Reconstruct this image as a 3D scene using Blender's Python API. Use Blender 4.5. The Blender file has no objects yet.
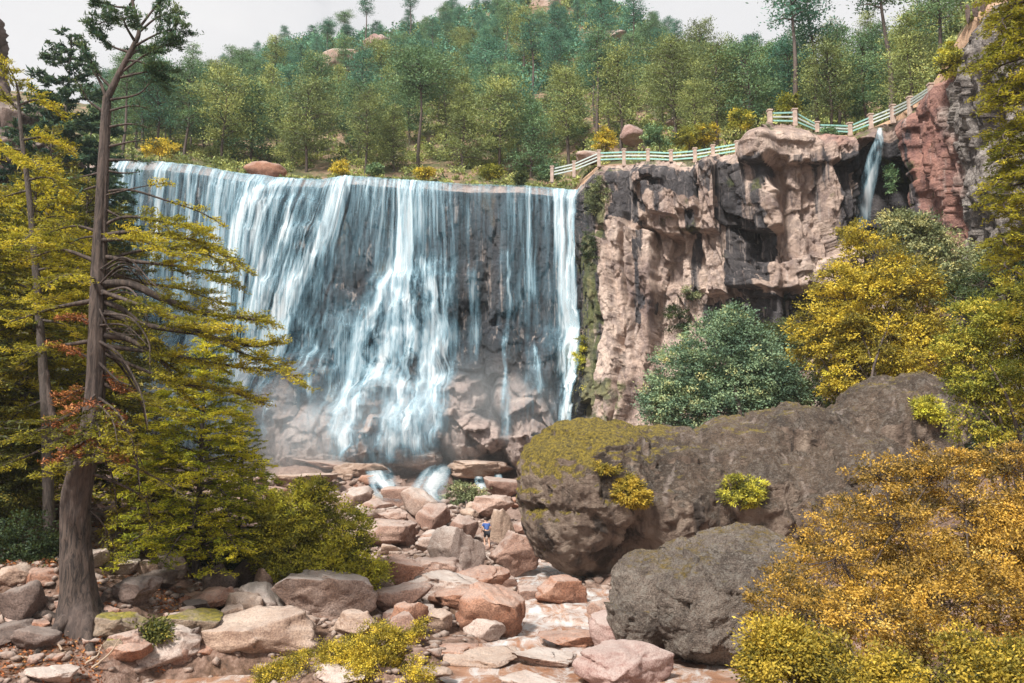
import bpy, math, random
import numpy as np
from mathutils import Vector, Matrix
R = math.radians
scene = bpy.context.scene
COL = scene.collection
F, TILT = 850.0, R(7.6)
CA, SA = math.cos(TILT), math.sin(TILT)

# ---------------------------------------------------------------- helpers
def BE(px, py):
    """pixel -> (x per metre of depth, z per metre of depth)"""
    u = (np.asarray(px, float) - 512) / F
    v = (341.5 - np.asarray(py, float)) / F
    yp = CA - v * SA
    return u / yp, (SA + v * CA) / yp

def P(px, py, Y):
    b, e = BE(px, py)
    return np.array([b * Y, Y, e * Y], float)

def to_px(x, Y, z):
    yy = Y * CA + z * SA
    zz = -Y * SA + z * CA
    return 512 + F * x / yy, 341.5 - F * zz / yy

def interp(x, pts):
    a = np.array(pts, float)
    return np.interp(x, a[:, 0], a[:, 1])

def smooth(a, b, x):
    t = np.clip((x - a) / (b - a), 0, 1)
    return t * t * (3 - 2 * t)

def _h(ix, iy, iz, seed):
    M = np.uint64(0xFFFFFFFF)
    h = (ix.astype(np.int64).astype(np.uint64) * np.uint64(374761393) + iy.astype(np.int64).astype(np.uint64) * np.uint64(668265263)
         + iz.astype(np.int64).astype(np.uint64) * np.uint64(2147483647) + np.uint64(seed * 974634777 + 11)) & M
    h = ((h ^ (h >> np.uint64(13))) * np.uint64(1274126177)) & M
    h = ((h ^ (h >> np.uint64(15))) * np.uint64(2246822519)) & M
    h = h ^ (h >> np.uint64(16))
    return h.astype(np.float64) / 4294967295.0

def noise(x, y, z=0.0, seed=0):
    x, y, z = np.broadcast_arrays(np.asarray(x, float), np.asarray(y, float), np.asarray(z, float))
    fx, fy, fz = np.floor(x), np.floor(y), np.floor(z)
    u, v, w = x - fx, y - fy, z - fz
    u = u * u * u * (u * (u * 6 - 15) + 10); v = v * v * v * (v * (v * 6 - 15) + 10); w = w * w * w * (w * (w * 6 - 15) + 10)
    def c(i, j, k): return _h(fx + i, fy + j, fz + k, seed)
    a = c(0,0,0) * (1-u) + c(1,0,0) * u; b = c(0,1,0) * (1-u) + c(1,1,0) * u
    d = c(0,0,1) * (1-u) + c(1,0,1) * u; e = c(0,1,1) * (1-u) + c(1,1,1) * u
    return ((a * (1-v) + b * v) * (1-w) + (d * (1-v) + e * v) * w) * 2 - 1

def fbm(x, y, z=0.0, seed=0, o=4, g=.5):
    s = 0; a = 1.0; t = 0
    for i in range(o):
        s = s + a * noise(np.asarray(x) * 2**i, np.asarray(y) * 2**i, np.asarray(z) * 2**i, seed + i * 7)
        t += a; a *= g
    return s / t

def facet(u, v, cu, cv, seed, tilt=.6, edge=False):
    """blocky rock relief: every cell is a tilted plane with its own height"""
    U, V = u / cu, v / cv
    fu, fv = np.floor(U), np.floor(V)
    best = np.full(U.shape, 1e9); sec = np.full(U.shape, 1e9); out = np.zeros(U.shape)
    for i in (-1, 0, 1):
        for j in (-1, 0, 1):
            a, b = fu + i, fv + j
            z0 = np.zeros_like(a)
            cx = a + _h(a, b, z0, seed); cy = b + _h(a, b, z0, seed + 1)
            dx, dy = U - cx, V - cy
            d = np.maximum(abs(dx), abs(dy)) * .7 + .3 * np.hypot(dx, dy)
            val = _h(a, b, z0, seed + 2) * 2 - 1 + tilt * ((_h(a, b, z0, seed + 3) - .5) * 2 * dx + (_h(a, b, z0, seed + 4) - .5) * 2 * dy)
            m = d < best
            sec = np.where(m, best, np.minimum(sec, d))
            out = np.where(m, val, out); best = np.where(m, d, best)
    return (out, sec - best) if edge else out

def grid_faces(nr, nc):
    i = np.arange(nr * nc).reshape(nr, nc)
    return np.stack([i[:-1, :-1], i[1:, :-1], i[1:, 1:], i[:-1, 1:]], -1).reshape(-1, 4)

def mk_mesh(name, V, Q, attrs=None, smooth_=True):
    V = np.ascontiguousarray(V, np.float32).reshape(-1, 3); Q = np.ascontiguousarray(Q, np.int32)
    k = Q.shape[1]
    me = bpy.data.meshes.new(name)
    me.vertices.add(len(V)); me.vertices.foreach_set('co', V.ravel())
    me.loops.add(Q.size); me.loops.foreach_set('vertex_index', Q.ravel())
    me.polygons.add(len(Q)); me.polygons.foreach_set('loop_start', np.arange(0, Q.size, k, dtype=np.int32))
    if smooth_: me.polygons.foreach_set('use_smooth', np.ones(len(Q), bool))
    for an, av in (attrs or {}).items():
        av = np.asarray(av, np.float32)
        if av.ndim == 1:
            at = me.attributes.new(an, 'FLOAT', 'POINT'); at.data.foreach_set('value', av)
        else:
            at = me.attributes.new(an, 'FLOAT_COLOR', 'POINT')
            at.data.foreach_set('color', np.concatenate([av, np.ones((len(av), 1), np.float32)], 1).ravel())
    me.update(calc_edges=True)
    return me

def link(name, me, mat=None, parent=None, loc=None):
    o = bpy.data.objects.new(name, me); COL.objects.link(o)
    if mat is not None: o.data.materials.append(mat)
    if parent is not None: o.parent = parent
    if loc is not None: o.location = loc
    return o

def empty(name, loc):
    o = bpy.data.objects.new(name, None); COL.objects.link(o); o.location = [float(c) for c in loc]; o.empty_display_size = .2
    return o

def tag(o, label=None, cat=None, group=None, kind=None):
    if label: o['label'] = label
    if cat: o['category'] = cat
    if group: o['group'] = group
    if kind: o['kind'] = kind
    return o

def tube(path, rad, n=8, rough=0, rng=None, cap=True):
    path = np.asarray(path, float); rad = np.broadcast_to(np.asarray(rad, float), (len(path),))
    T = np.gradient(path, axis=0); T /= np.linalg.norm(T, axis=1)[:, None] + 1e-9
    ref = np.array([0, 1, 0.]) if abs(T[:, 1]).mean() < .8 else np.array([1., 0, 0])
    A = np.cross(T, ref); A /= np.linalg.norm(A, axis=1)[:, None] + 1e-9
    B = np.cross(T, A)
    th = np.arange(n) / n * 2 * math.pi
    rr = rad[:, None] * (1 + (rough * (rng.random((len(path), n)) - .5) if rough else 0))
    V = path[:, None, :] + rr[..., None] * (np.cos(th)[None, :, None] * A[:, None] + np.sin(th)[None, :, None] * B[:, None])
    i = np.arange(len(path) * n).reshape(len(path), n); j = np.roll(i, -1, 1)
    Q = np.stack([i[:-1], j[:-1], j[1:], i[1:]], -1).reshape(-1, 4)
    return V.reshape(-1, 3), Q

class Buf:
    def __init__(s): s.V = []; s.Q = []; s.n = 0; s.T = []
    def add(s, V, Q, t=0.0):
        s.V.append(np.asarray(V).reshape(-1, 3)); s.Q.append(np.asarray(Q) + s.n); m = len(s.V[-1]); s.n += m
        s.T.append(np.broadcast_to(np.asarray(t, float), (m,)))
    def mesh(s, name, smooth_=True):
        return mk_mesh(name, np.concatenate(s.V), np.concatenate(s.Q), {'tint': np.concatenate(s.T)}, smooth_)

def curve(pts, n):
    """smooth polyline through points (Catmull-Rom)"""
    p = np.asarray(pts, float); p = np.vstack([2 * p[0] - p[1], p, 2 * p[-1] - p[-2]])
    m = len(p) - 3; t = np.linspace(0, m - 1e-6, n); k = t.astype(int); f = (t - k)[:, None]
    a, b, c, d = p[k], p[k + 1], p[k + 2], p[k + 3]
    return .5 * (2 * b + (c - a) * f + (2 * a - 5 * b + 4 * c - d) * f**2 + (3 * b - a - 3 * c + d) * f**3)

# ---------------------------------------------------------------- materials
def mat_new(name):
    m = bpy.data.materials.new(name); m.use_nodes = True
    nt = m.node_tree; nt.nodes.clear()
    out = nt.nodes.new('ShaderNodeOutputMaterial')
    return m, nt, out
class N:
    """tiny node helper"""
    def __init__(s, nt): s.nt = nt
    def __call__(s, t, **k):
        n = s.nt.nodes.new('ShaderNode' + t)
        for a, v in k.items():
            if a.startswith('i_'):
                key = a[2:]; key = int(key) if key.isdigit() else key
                if hasattr(v, 'links') or isinstance(v, bpy.types.NodeSocket): s.nt.links.new(v, n.inputs[key])
                else: n.inputs[key].default_value = v
            else: setattr(n, a, v)
        return n
    def pos(s): return s('NewGeometry').outputs['Position']
    def mapping(s, vec, sc): return s('Mapping', i_Vector=vec, i_Scale=sc).outputs[0]
    def noise(s, vec, scale, detail=5, rough=.6, dist=0.0):
        return s('TexNoise', i_Vector=vec, i_Scale=scale, i_Detail=detail, i_Roughness=rough, i_Distortion=dist).outputs['Fac']
    def ramp(s, fac, stops, interp='LINEAR'):
        n = s('ValToRGB', i_Fac=fac); cr = n.color_ramp; cr.interpolation = interp
        while len(cr.elements) < len(stops): cr.elements.new(.5)
        for e, (p, c) in zip(cr.elements, stops):
            e.position = p; e.color = (*c, 1) if not isinstance(c, (int, float)) else (c, c, c, 1)
        return n.outputs[0]
    def mix(s, fac, a, b, blend='MIX'):
        n = s('Mix'); n.data_type = 'RGBA'; n.blend_type = blend
        for i, v in ((0, fac), (6, a), (7, b)):
            if isinstance(v, bpy.types.NodeSocket): s.nt.links.new(v, n.inputs[i])
            else: n.inputs[i].default_value = v if i == 0 else ((*v, 1) if len(v) == 3 else v)
        return n.outputs[2]
    def math(s, op, a, b=0.0, clamp=False):
        n = s('Math', operation=op, use_clamp=clamp)
        for i, v in ((0, a), (1, b)):
            if isinstance(v, bpy.types.NodeSocket): s.nt.links.new(v, n.inputs[i])
            else: n.inputs[i].default_value = v
        return n.outputs[0]
    def attr(s, name): return s('Attribute', attribute_name=name)
    def bump(s, h, strength, dist, normal=None):
        n = s('Bump', i_Height=h, i_Strength=strength, i_Distance=dist)
        if normal is not None: s.nt.links.new(normal, n.inputs['Normal'])
        return n.outputs[0]

def rock_mat(name, c1, c2, c3, dark=(.03, .03, .035), scale=1.0, streak=0.0, moss=0.0, moss_col=((.10, .095, .02), (.30, .24, .03)), obj=True, rough=.85, bump=.5, upnoise=.5, pale=0.0, grain=1.0, mossbias=None, lichen=0.0):
    m, nt, out = mat_new(name); n = N(nt)
    mossx = None; g = n('NewGeometry'); vec = n('TexCoord').outputs['Object'] if obj else g.outputs['Position']
    if obj:
        oi = n('ObjectInfo'); vm = n('VectorMath', operation='ADD'); nt.links.new(vec, vm.inputs[0])
        off = n.math('MULTIPLY', oi.outputs['Random'], 57.0); nt.links.new(off, vm.inputs[1]); vec = vm.outputs[0]
    big = n.noise(vec, .35 * scale, 4, .55, .6); mid = n.noise(vec, 1.7 * scale, 6, .65, .3); fine = n.noise(vec, 14 * scale, 5, .7)
    col = n.ramp(big, [(.3, c1), (.52, c2), (.72, c3)])
    col = n.mix(n.ramp(mid, [(.38, 0.0), (.62, .75)]), col, n.mix(.5, col, c3), 'MIX')
    col = n.mix(n.math('MULTIPLY', n.ramp(fine, [(.40, 1.0), (.56, 0.0)]), .75 * grain), col, n.mix(.75, col, dark))
    crack = n('TexVoronoi', feature='DISTANCE_TO_EDGE', i_Vector=vec, i_Scale=.55 * scale)
    sp = n('TexVoronoi', i_Vector=vec, i_Scale=9 * scale)
    col = n.mix(n.ramp(sp.outputs['Distance'], [(.0, .35), (.28, 0.0)]), col, (c3[0] * 1.25, c3[1] * 1.25, c3[2] * 1.25))
    if streak:
        sv = n.mapping(g.outputs['Position'], (.55, .55, .06)); s1 = n.noise(sv, 1.0, 6, .62, .2)
        sm = n.ramp(s1, [(.50 - .06 * streak, 0.0), (.60 - .06 * streak, 1.0)])
        col = n.mix(n.math('MULTIPLY', sm, min(1, streak)), col, dark)
        s2 = n.noise(n.mapping(g.outputs['Position'], (1.6, 1.6, .12)), 1.0, 5, .6)
        col = n.mix(n.math('MULTIPLY', n.ramp(s2, [(.58, 0.0), (.68, .5)]), 1.0), col, (.55, .45, .4))
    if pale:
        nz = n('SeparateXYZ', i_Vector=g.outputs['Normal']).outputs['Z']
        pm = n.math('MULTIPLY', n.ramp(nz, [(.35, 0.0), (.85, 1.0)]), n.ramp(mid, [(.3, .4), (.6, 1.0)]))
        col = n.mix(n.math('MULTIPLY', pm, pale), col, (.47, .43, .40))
    if lichen:
        l1 = n.math('ADD', n.math('MULTIPLY', n.noise(vec, 2.2 * scale, 7, .75, .8), .65), n.math('MULTIPLY', n.noise(vec, 11 * scale, 5, .75), .35))
        col = n.mix(n.math('MULTIPLY', n.ramp(l1, [(.50, 0.0), (.56, 1.0)]), lichen), col, (.42, .38, .33))
        col = n.mix(n.math('MULTIPLY', n.ramp(l1, [(.40, 1.0), (.47, 0.0)]), lichen), col, dark)
        cv = n('TexVoronoi', feature='DISTANCE_TO_EDGE', i_Vector=n.mapping(vec, (.5, .5, .33)), i_Scale=scale)
        col = n.mix(n.ramp(cv.outputs['Distance'], [(0.0, .4), (.015, 0.0)]), col, dark)
    if moss:
        nz = n('SeparateXYZ', i_Vector=g.outputs['Normal']).outputs['Z']
        mn = n.math('ADD', n.math('MULTIPLY', n.noise(vec, .8 * scale, 7, .7, .4), .6), n.math('MULTIPLY', n.noise(vec, 5 * scale, 5, .75), .4))
        mm = n.math('ADD', n.math('MULTIPLY', nz, upnoise), mn)
        if mossbias: mm = n.math('ADD', mm, n('MapRange', i_Value=n('SeparateXYZ', i_Vector=n('TexCoord').outputs['Object']).outputs['X'], i_1=mossbias[0], i_2=mossbias[1], i_3=mossbias[2], i_4=0.0).outputs[0])
        mm = n.ramp(mm, [(.90 - .35 * moss, 0.0), (1.08 - .35 * moss, 1.0)])
        mc = n.mix(n.ramp(n.noise(vec, 6 * scale, 6, .75), [(.40, 0.0), (.64, 1.0)]), moss_col[0], moss_col[1])
        col = n.mix(mm, col, mc)
    h = n.math('ADD', n.math('MULTIPLY', mid, 1.0), n.math('MULTIPLY', fine, .5))
    h = n.math('ADD', h, n.math('MULTIPLY', n.ramp(crack.outputs['Distance'], [(0, 0.0), (.05, 1.0)]), .10))
    b = n('BsdfPrincipled', i_Roughness=rough, i_Normal=n.bump(h, bump, .32))
    nt.links.new(col, b.inputs['Base Color']); nt.links.new(b.outputs[0], out.inputs[0])
    return m

def leaf_mat(name, stops, trans=.25, nscale=.8, randomise=.12, rough=.6):
    """stops: dark..light leaf colours picked by each leaf's tint and a soft noise over the plant"""
    m, nt, out = mat_new(name); n = N(nt)
    a = n.attr('tint').outputs['Fac']
    ns = n.noise(n('TexCoord').outputs['Object'], nscale, 3, .6)
    oi = n('ObjectInfo').outputs['Random']
    f = n.math('ADD', a, n.math('MULTIPLY', n.math('SUBTRACT', ns, .5), .9))
    f = n.math('ADD', f, n.math('MULTIPLY', n.math('SUBTRACT', oi, .5), randomise * 2))
    col = n.ramp(f, stops)
    b = n('BsdfPrincipled', i_Roughness=rough); nt.links.new(col, b.inputs['Base Color'])
    b.inputs['Specular IOR Level'].default_value = .25
    t = n('BsdfTranslucent'); nt.links.new(n.mix(.4, col, n.mix(.5, col, (.5, .5, .02))), t.inputs[0])
    mx = n('MixShader', i_0=trans); nt.links.new(b.outputs[0], mx.inputs[1]); nt.links.new(t.outputs[0], mx.inputs[2])
    nt.links.new(mx.outputs[0], out.inputs[0])
    return m

def bark_mat(name, c1, c2, scale=1.0):
    m, nt, out = mat_new(name); n = N(nt)
    v = n('TexCoord').outputs['Object']
    s = n.noise(n.mapping(v, (9 * scale, 9 * scale, 1.5 * scale)), 1.0, 6, .75, .8)
    col = n.ramp(s, [(.42, c1), (.58, c2)])
    col = n.mix(n.ramp(n.noise(v, .6 * scale, 3), [(.4, 0.0), (.7, .6)]), col, (c2[0] * 1.3, c2[1] * 1.35, c2[2] * 1.5))
    b = n('BsdfPrincipled', i_Roughness=.9, i_Normal=n.bump(s, .8, .08)); nt.links.new(col, b.inputs['Base Color'])
    nt.links.new(b.outputs[0], out.inputs[0]); return m

def plain_mat(name, col, rough=.7, var=.25, scale=6):
    m, nt, out = mat_new(name); n = N(nt)
    v = n('TexCoord').outputs['Object']; s = n.noise(v, scale, 5, .65)
    c = n.mix(n.ramp(s, [(.3, 0.0), (.7, 1.0)]), tuple(x * (1 - var) for x in col), tuple(min(1, x * (1 + var)) for x in col))
    b = n('BsdfPrincipled', i_Roughness=rough, i_Normal=n.bump(s, .3, .03)); nt.links.new(c, b.inputs['Base Color'])
    nt.links.new(b.outputs[0], out.inputs[0]); return m

# ---------------------------------------------------------------- camera, light, sky
cam_d = bpy.data.cameras.new('camera'); cam_d.sensor_width = 36; cam_d.lens = F / 1024 * 36; cam_d.clip_end = 6000; cam_d.clip_start = .1
cam = bpy.data.objects.new('camera', cam_d); COL.objects.link(cam); cam.rotation_euler = (R(90) + TILT, 0, 0); scene.camera = cam
SUN_EL, SUN_AZ = R(50), R(212)       # azimuth clockwise from +Y (view direction): behind and to the left of the camera
w = bpy.data.worlds.new('World'); scene.world = w; w.use_nodes = True
nt = w.node_tree; nt.nodes.clear(); n = N(nt)
sky = n('TexSky', sky_type='NISHITA', sun_disc=False, sun_elevation=SUN_EL, sun_rotation=SUN_AZ, altitude=2000, air_density=1.0, dust_density=2.0)
gv = n('TexCoord').outputs['Generated']
c1 = n.noise(n.mapping(gv, (1.0, 1.0, 2.2)), 2.6, 6, .55, .5)
cloud = n.ramp(c1, [(.34, (3.9, 3.9, 4.1)), (.46, (5.3, 5.25, 5.35)), (.70, (5.9, 5.8, 5.8))])
c = n.mix(n.ramp(c1, [(.2, .9), (.4, .985)]), sky.outputs[0], cloud)
bg = n('Background', i_Color=c, i_Strength=.1); wo = n('OutputWorld'); nt.links.new(bg.outputs[0], wo.inputs[0])
sd = bpy.data.lights.new('sun', 'SUN'); sd.energy = 4.9; sd.angle = R(8); sd.color = (1, .955, .88)
sun = bpy.data.objects.new('sun', sd); COL.objects.link(sun)
sdir = Vector((math.sin(SUN_AZ) * math.cos(SUN_EL), math.cos(SUN_AZ) * math.cos(SUN_EL), math.sin(SUN_EL)))
sun.rotation_euler = sdir.to_track_quat('Z', 'Y').to_euler()
vs = scene.view_settings; vs.view_transform = 'Standard'; vs.look = 'None'; vs.exposure = 0; vs.gamma = 1
scene.render.engine = 'CYCLES'
cy = scene.cycles; cy.max_bounces = 6; cy.diffuse_bounces = 3; cy.glossy_bounces = 2; cy.transmission_bounces = 4; cy.transparent_max_bounces = 24; cy.volume_bounces = 1
cy.use_denoising = True; cy.volume_step_rate = 4
# ================================================================ the setting
RIM_Y = [(-400, 60), (-100, 72), (0, 76), (110, 77), (330, 76), (575, 75), (600, 73), (660, 70), (740, 67), (772, 63), (830, 65), (885, 65), (915, 60), (940, 55), (965, 51), (1000, 47), (1060, 42), (1300, 32)]
RIM_P = [(-400, 60), (-100, 120), (0, 165), (95, 162), (112, 158), (150, 160), (190, 163), (240, 172), (275, 176), (322, 178), (345, 174), (400, 178), (470, 183), (520, 184), (574, 189), (584, 176), (598, 164), (650, 162), (700, 161), (740, 154), (762, 141), (768, 125), (780, 124), (797, 126), (817, 134), (852, 135), (873, 127), (895, 117), (922, 99), (938, 75), (952, 48), (968, 22), (985, 6), (1000, 0), (1060, -30), (1300, -80)]
def rim(px):
    Yr = interp(px, RIM_Y); b, e = BE(px, interp(px, RIM_P))
    return b * Yr, Yr, e * Yr

PROF = [(-60, 1.5), (-10, -1.2), (0, -1.65), (4, -2.4), (8, -3.9), (12, -5.4), (16, -6.4), (20, -6.7), (24, -6.6), (30, -6.4), (36, -6.1), (44, -5.7), (50, -5.2), (56, -4.4), (62, -3.4), (68, -1.9), (73, -1.0), (82, 0)]
SXC = [(10, 0), (22, 1.5), (25, 3.1), (30, 2.2), (36, 1.9), (45, 1.2), (52, 0), (62, -3), (75, -5)]
SHW = [(10, 16), (21, 14), (24.3, 11.5), (26, 4.6), (30, 2.2), (36, 2.1), (45, 1.2), (55, .7), (75, .5)]
def ground_z(x, Y):
    x = np.asarray(x, float); Y = np.asarray(Y, float)
    z = interp(Y, PROF); xc = interp(Y, SXC); hw = interp(Y, SHW)
    dl = np.maximum((xc - hw) - x, 0); dr = np.maximum(x - (xc + hw), 0)
    lf = np.maximum(smooth(23.6, 27, Y), (1 - smooth(-11.2, -9.4, x)) * smooth(19, 22, Y))
    rise = np.minimum(dl * .9, .65) * lf + np.minimum(dl, 12) * .10 + np.maximum(dl - 10, 0) * .30 * (1 - .6 * smooth(40, 75, Y))
    rise += np.minimum(dr * .5, .6) + np.minimum(dr, 10) * .12 + np.maximum(dr - 10, 0) * .38
    rise = rise + 1.0 * np.exp(-(((x + 12.7) / 2.6) ** 2 + ((Y - 25.6) / 2.2) ** 2)) + .8 * np.exp(-(((x + 4.3) / 3.0) ** 2 + ((Y - 23.9) / 1.0) ** 2) ** 1.5)
    rise = rise * (1 - .85 * smooth(40, 60, Y))
    far = smooth(0, 26, -Y)
    z = z + rise * (1 - far) + .35 * fbm(x * .25, Y * .25, 0, 5, 4) * (1 - .3 * far)
    rough = smooth(34, 60, Y)
    f1 = facet(x + 1.5 * noise(x * .2, Y * .2, 0, 91), Y, 3.4, 2.6, 31, .5)
    return z + rough * (.55 * f1) + .10 * facet(x, Y, 1.1, .9, 44, .8)

def ground_hit(px, py, y0=12, y1=74, wet=False):
    Ys = np.linspace(y0, y1, 1200); b, e = BE(px, py)
    gg_ = ground_z(b * Ys, Ys)
    if wet: gg_ = np.maximum(gg_, np.interp(Ys, *zip(*STRZ)) - .05)
    d = e * Ys - gg_
    k = np.where(d < 0)[0]
    Y = Ys[k[0]] if len(k) else y1
    return np.array([float(b) * Y, Y, float(gg_[k[0]] if len(k) else ground_z(b * Y, Y))])

# --- valley floor: fine near the view, one sheet out to the horizon
xs = np.concatenate([np.linspace(-900, -70, 14), np.linspace(-60, 60, 420), np.linspace(70, 900, 14)])
ys = np.concatenate([np.linspace(-900, -40, 12), np.linspace(-30, 82, 400), np.linspace(95, 1500, 12)])
X, Yg = np.meshgrid(xs, ys); Z = ground_z(np.clip(X, -70, 70), np.clip(Yg, -60, 82))
Z = np.where(Yg > 84, -8.0, Z)
G = np.stack([X, Yg, Z], -1)
m, nt, out = mat_new('ground_mat'); n = N(nt); pos = n.pos()
a1 = n.noise(pos, .5, 5, .6); a2 = n.noise(pos, 4, 7, .7); a3 = n.noise(pos, 22, 4, .7)
soil = n.ramp(a2, [(.3, (.035, .022, .015)), (.5, (.12, .065, .038)), (.7, (.25, .15, .10))])
rockc = n.ramp(a2, [(.3, (.10, .06, .045)), (.5, (.27, .17, .13)), (.72, (.42, .31, .26))])
col = n.mix(n.ramp(a1, [(.42, 0.0), (.58, 1.0)]), soil, rockc)
col = n.mix(n.ramp(n.noise(pos, 1.3, 5, .7), [(.55, 0.0), (.68, .8)]), col, (.24, .09, .03))
yy = n('SeparateXYZ', i_Vector=pos).outputs['Y']
yf = n('MapRange', i_Value=yy, i_1=30, i_2=52).outputs[0]
col = n.mix(yf, col, n.mix(.35, rockc, (.30, .22, .19)))
b = n('BsdfPrincipled', i_Roughness=.9, i_Normal=n.bump(n.math('ADD', a2, n.math('MULTIPLY', a3, .5)), .8, .2)); nt.links.new(col, b.inputs['Base Color']); nt.links.new(b.outputs[0], out.inputs[0])
GROUND_MAT = m
tag(link('ground', mk_mesh('ground', G, grid_faces(len(ys), len(xs))), m), 'rocky reddish valley floor of soil and bedrock below the falls', 'ground', kind='structure')

# --- the stream
STRZ = [(10, -6.25), (24, -6.2), (27, -6.15), (30, -6.05), (36, -5.8), (45, -5.45), (50, -5.0), (56, -4.2), (62, -3.0), (68, -1.2), (72, -.2)]
sx = np.linspace(-16, 12, 260); sy = np.linspace(13, 56, 420)
X, Yg = np.meshgrid(sx, sy)
st = smooth(24, 32, Yg)
Z = interp(Yg, STRZ) + .05 * fbm(X * 1.2, Yg * 1.8, 0, 3) + st * (.10 * facet(X, Yg, 2.0, 1.2, 8, .7) + .06 * fbm(X * 2.5, Yg * 2.5, 0, 17))
gz = ground_z(X, Yg)
Z = np.where(gz > Z + .5, gz - .5, Z)          # the sheet dips under the banks
m, nt, out = mat_new('stream_water'); n = N(nt); pos = n.pos()
foamn = n.noise(n.mapping(pos, (1.6, .8, 1)), 1.0, 7, .68, .8)
yf = n('MapRange', i_Value=n('SeparateXYZ', i_Vector=pos).outputs['Y'], i_1=21, i_2=30).outputs[0]
foam = n.ramp(n.math('ADD', foamn, n.math('MULTIPLY', yf, .10)), [(.50, 0.0), (.74, 1.0)])
wc = n.ramp(n.noise(pos, .9, 4), [(.35, (.24, .115, .065)), (.65, (.36, .21, .14))])
col = n.mix(n.math('MULTIPLY', foam, .7), wc, (.56, .63, .66))
rip = n.noise(n.mapping(pos, (3.2, 5.5, 1)), 1.0, 4, .6, .5)
b = n('BsdfPrincipled', i_Roughness=n.math('ADD', n.math('MULTIPLY', foam, .5), .07), i_Normal=n.bump(rip, .5, .06)); nt.links.new(col, b.inputs['Base Color']); nt.links.new(b.outputs[0], out.inputs[0])
tag(link('stream_water', mk_mesh('stream_water', np.stack([X, Yg, Z], -1), grid_faces(420, 260)), m), 'muddy orange stream with white riffles running between the boulders', 'stream', kind='structure')

# --- the cliff wall (falls part and canyon part share one profile function)
def bump_e(PX, PY, cx, cy, rx, ry, h, p=.5):
    r = ((PX - cx) / rx) ** 2 + ((PY - cy) / ry) ** 2
    return h * np.maximum(0, 1 - r) ** p
def box_s(PX, PY, x0, x1, y0, y1, h, s=4.0):
    s = s * .5
    return h * smooth(x0 - s, x0 + s, PX) * (1 - smooth(x1 - s, x1 + s, PX)) * smooth(y0 - s * .5, y0 + s * .5, PY) * (1 - smooth(y1 - s * .5, y1 + s * .5, PY))

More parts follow.
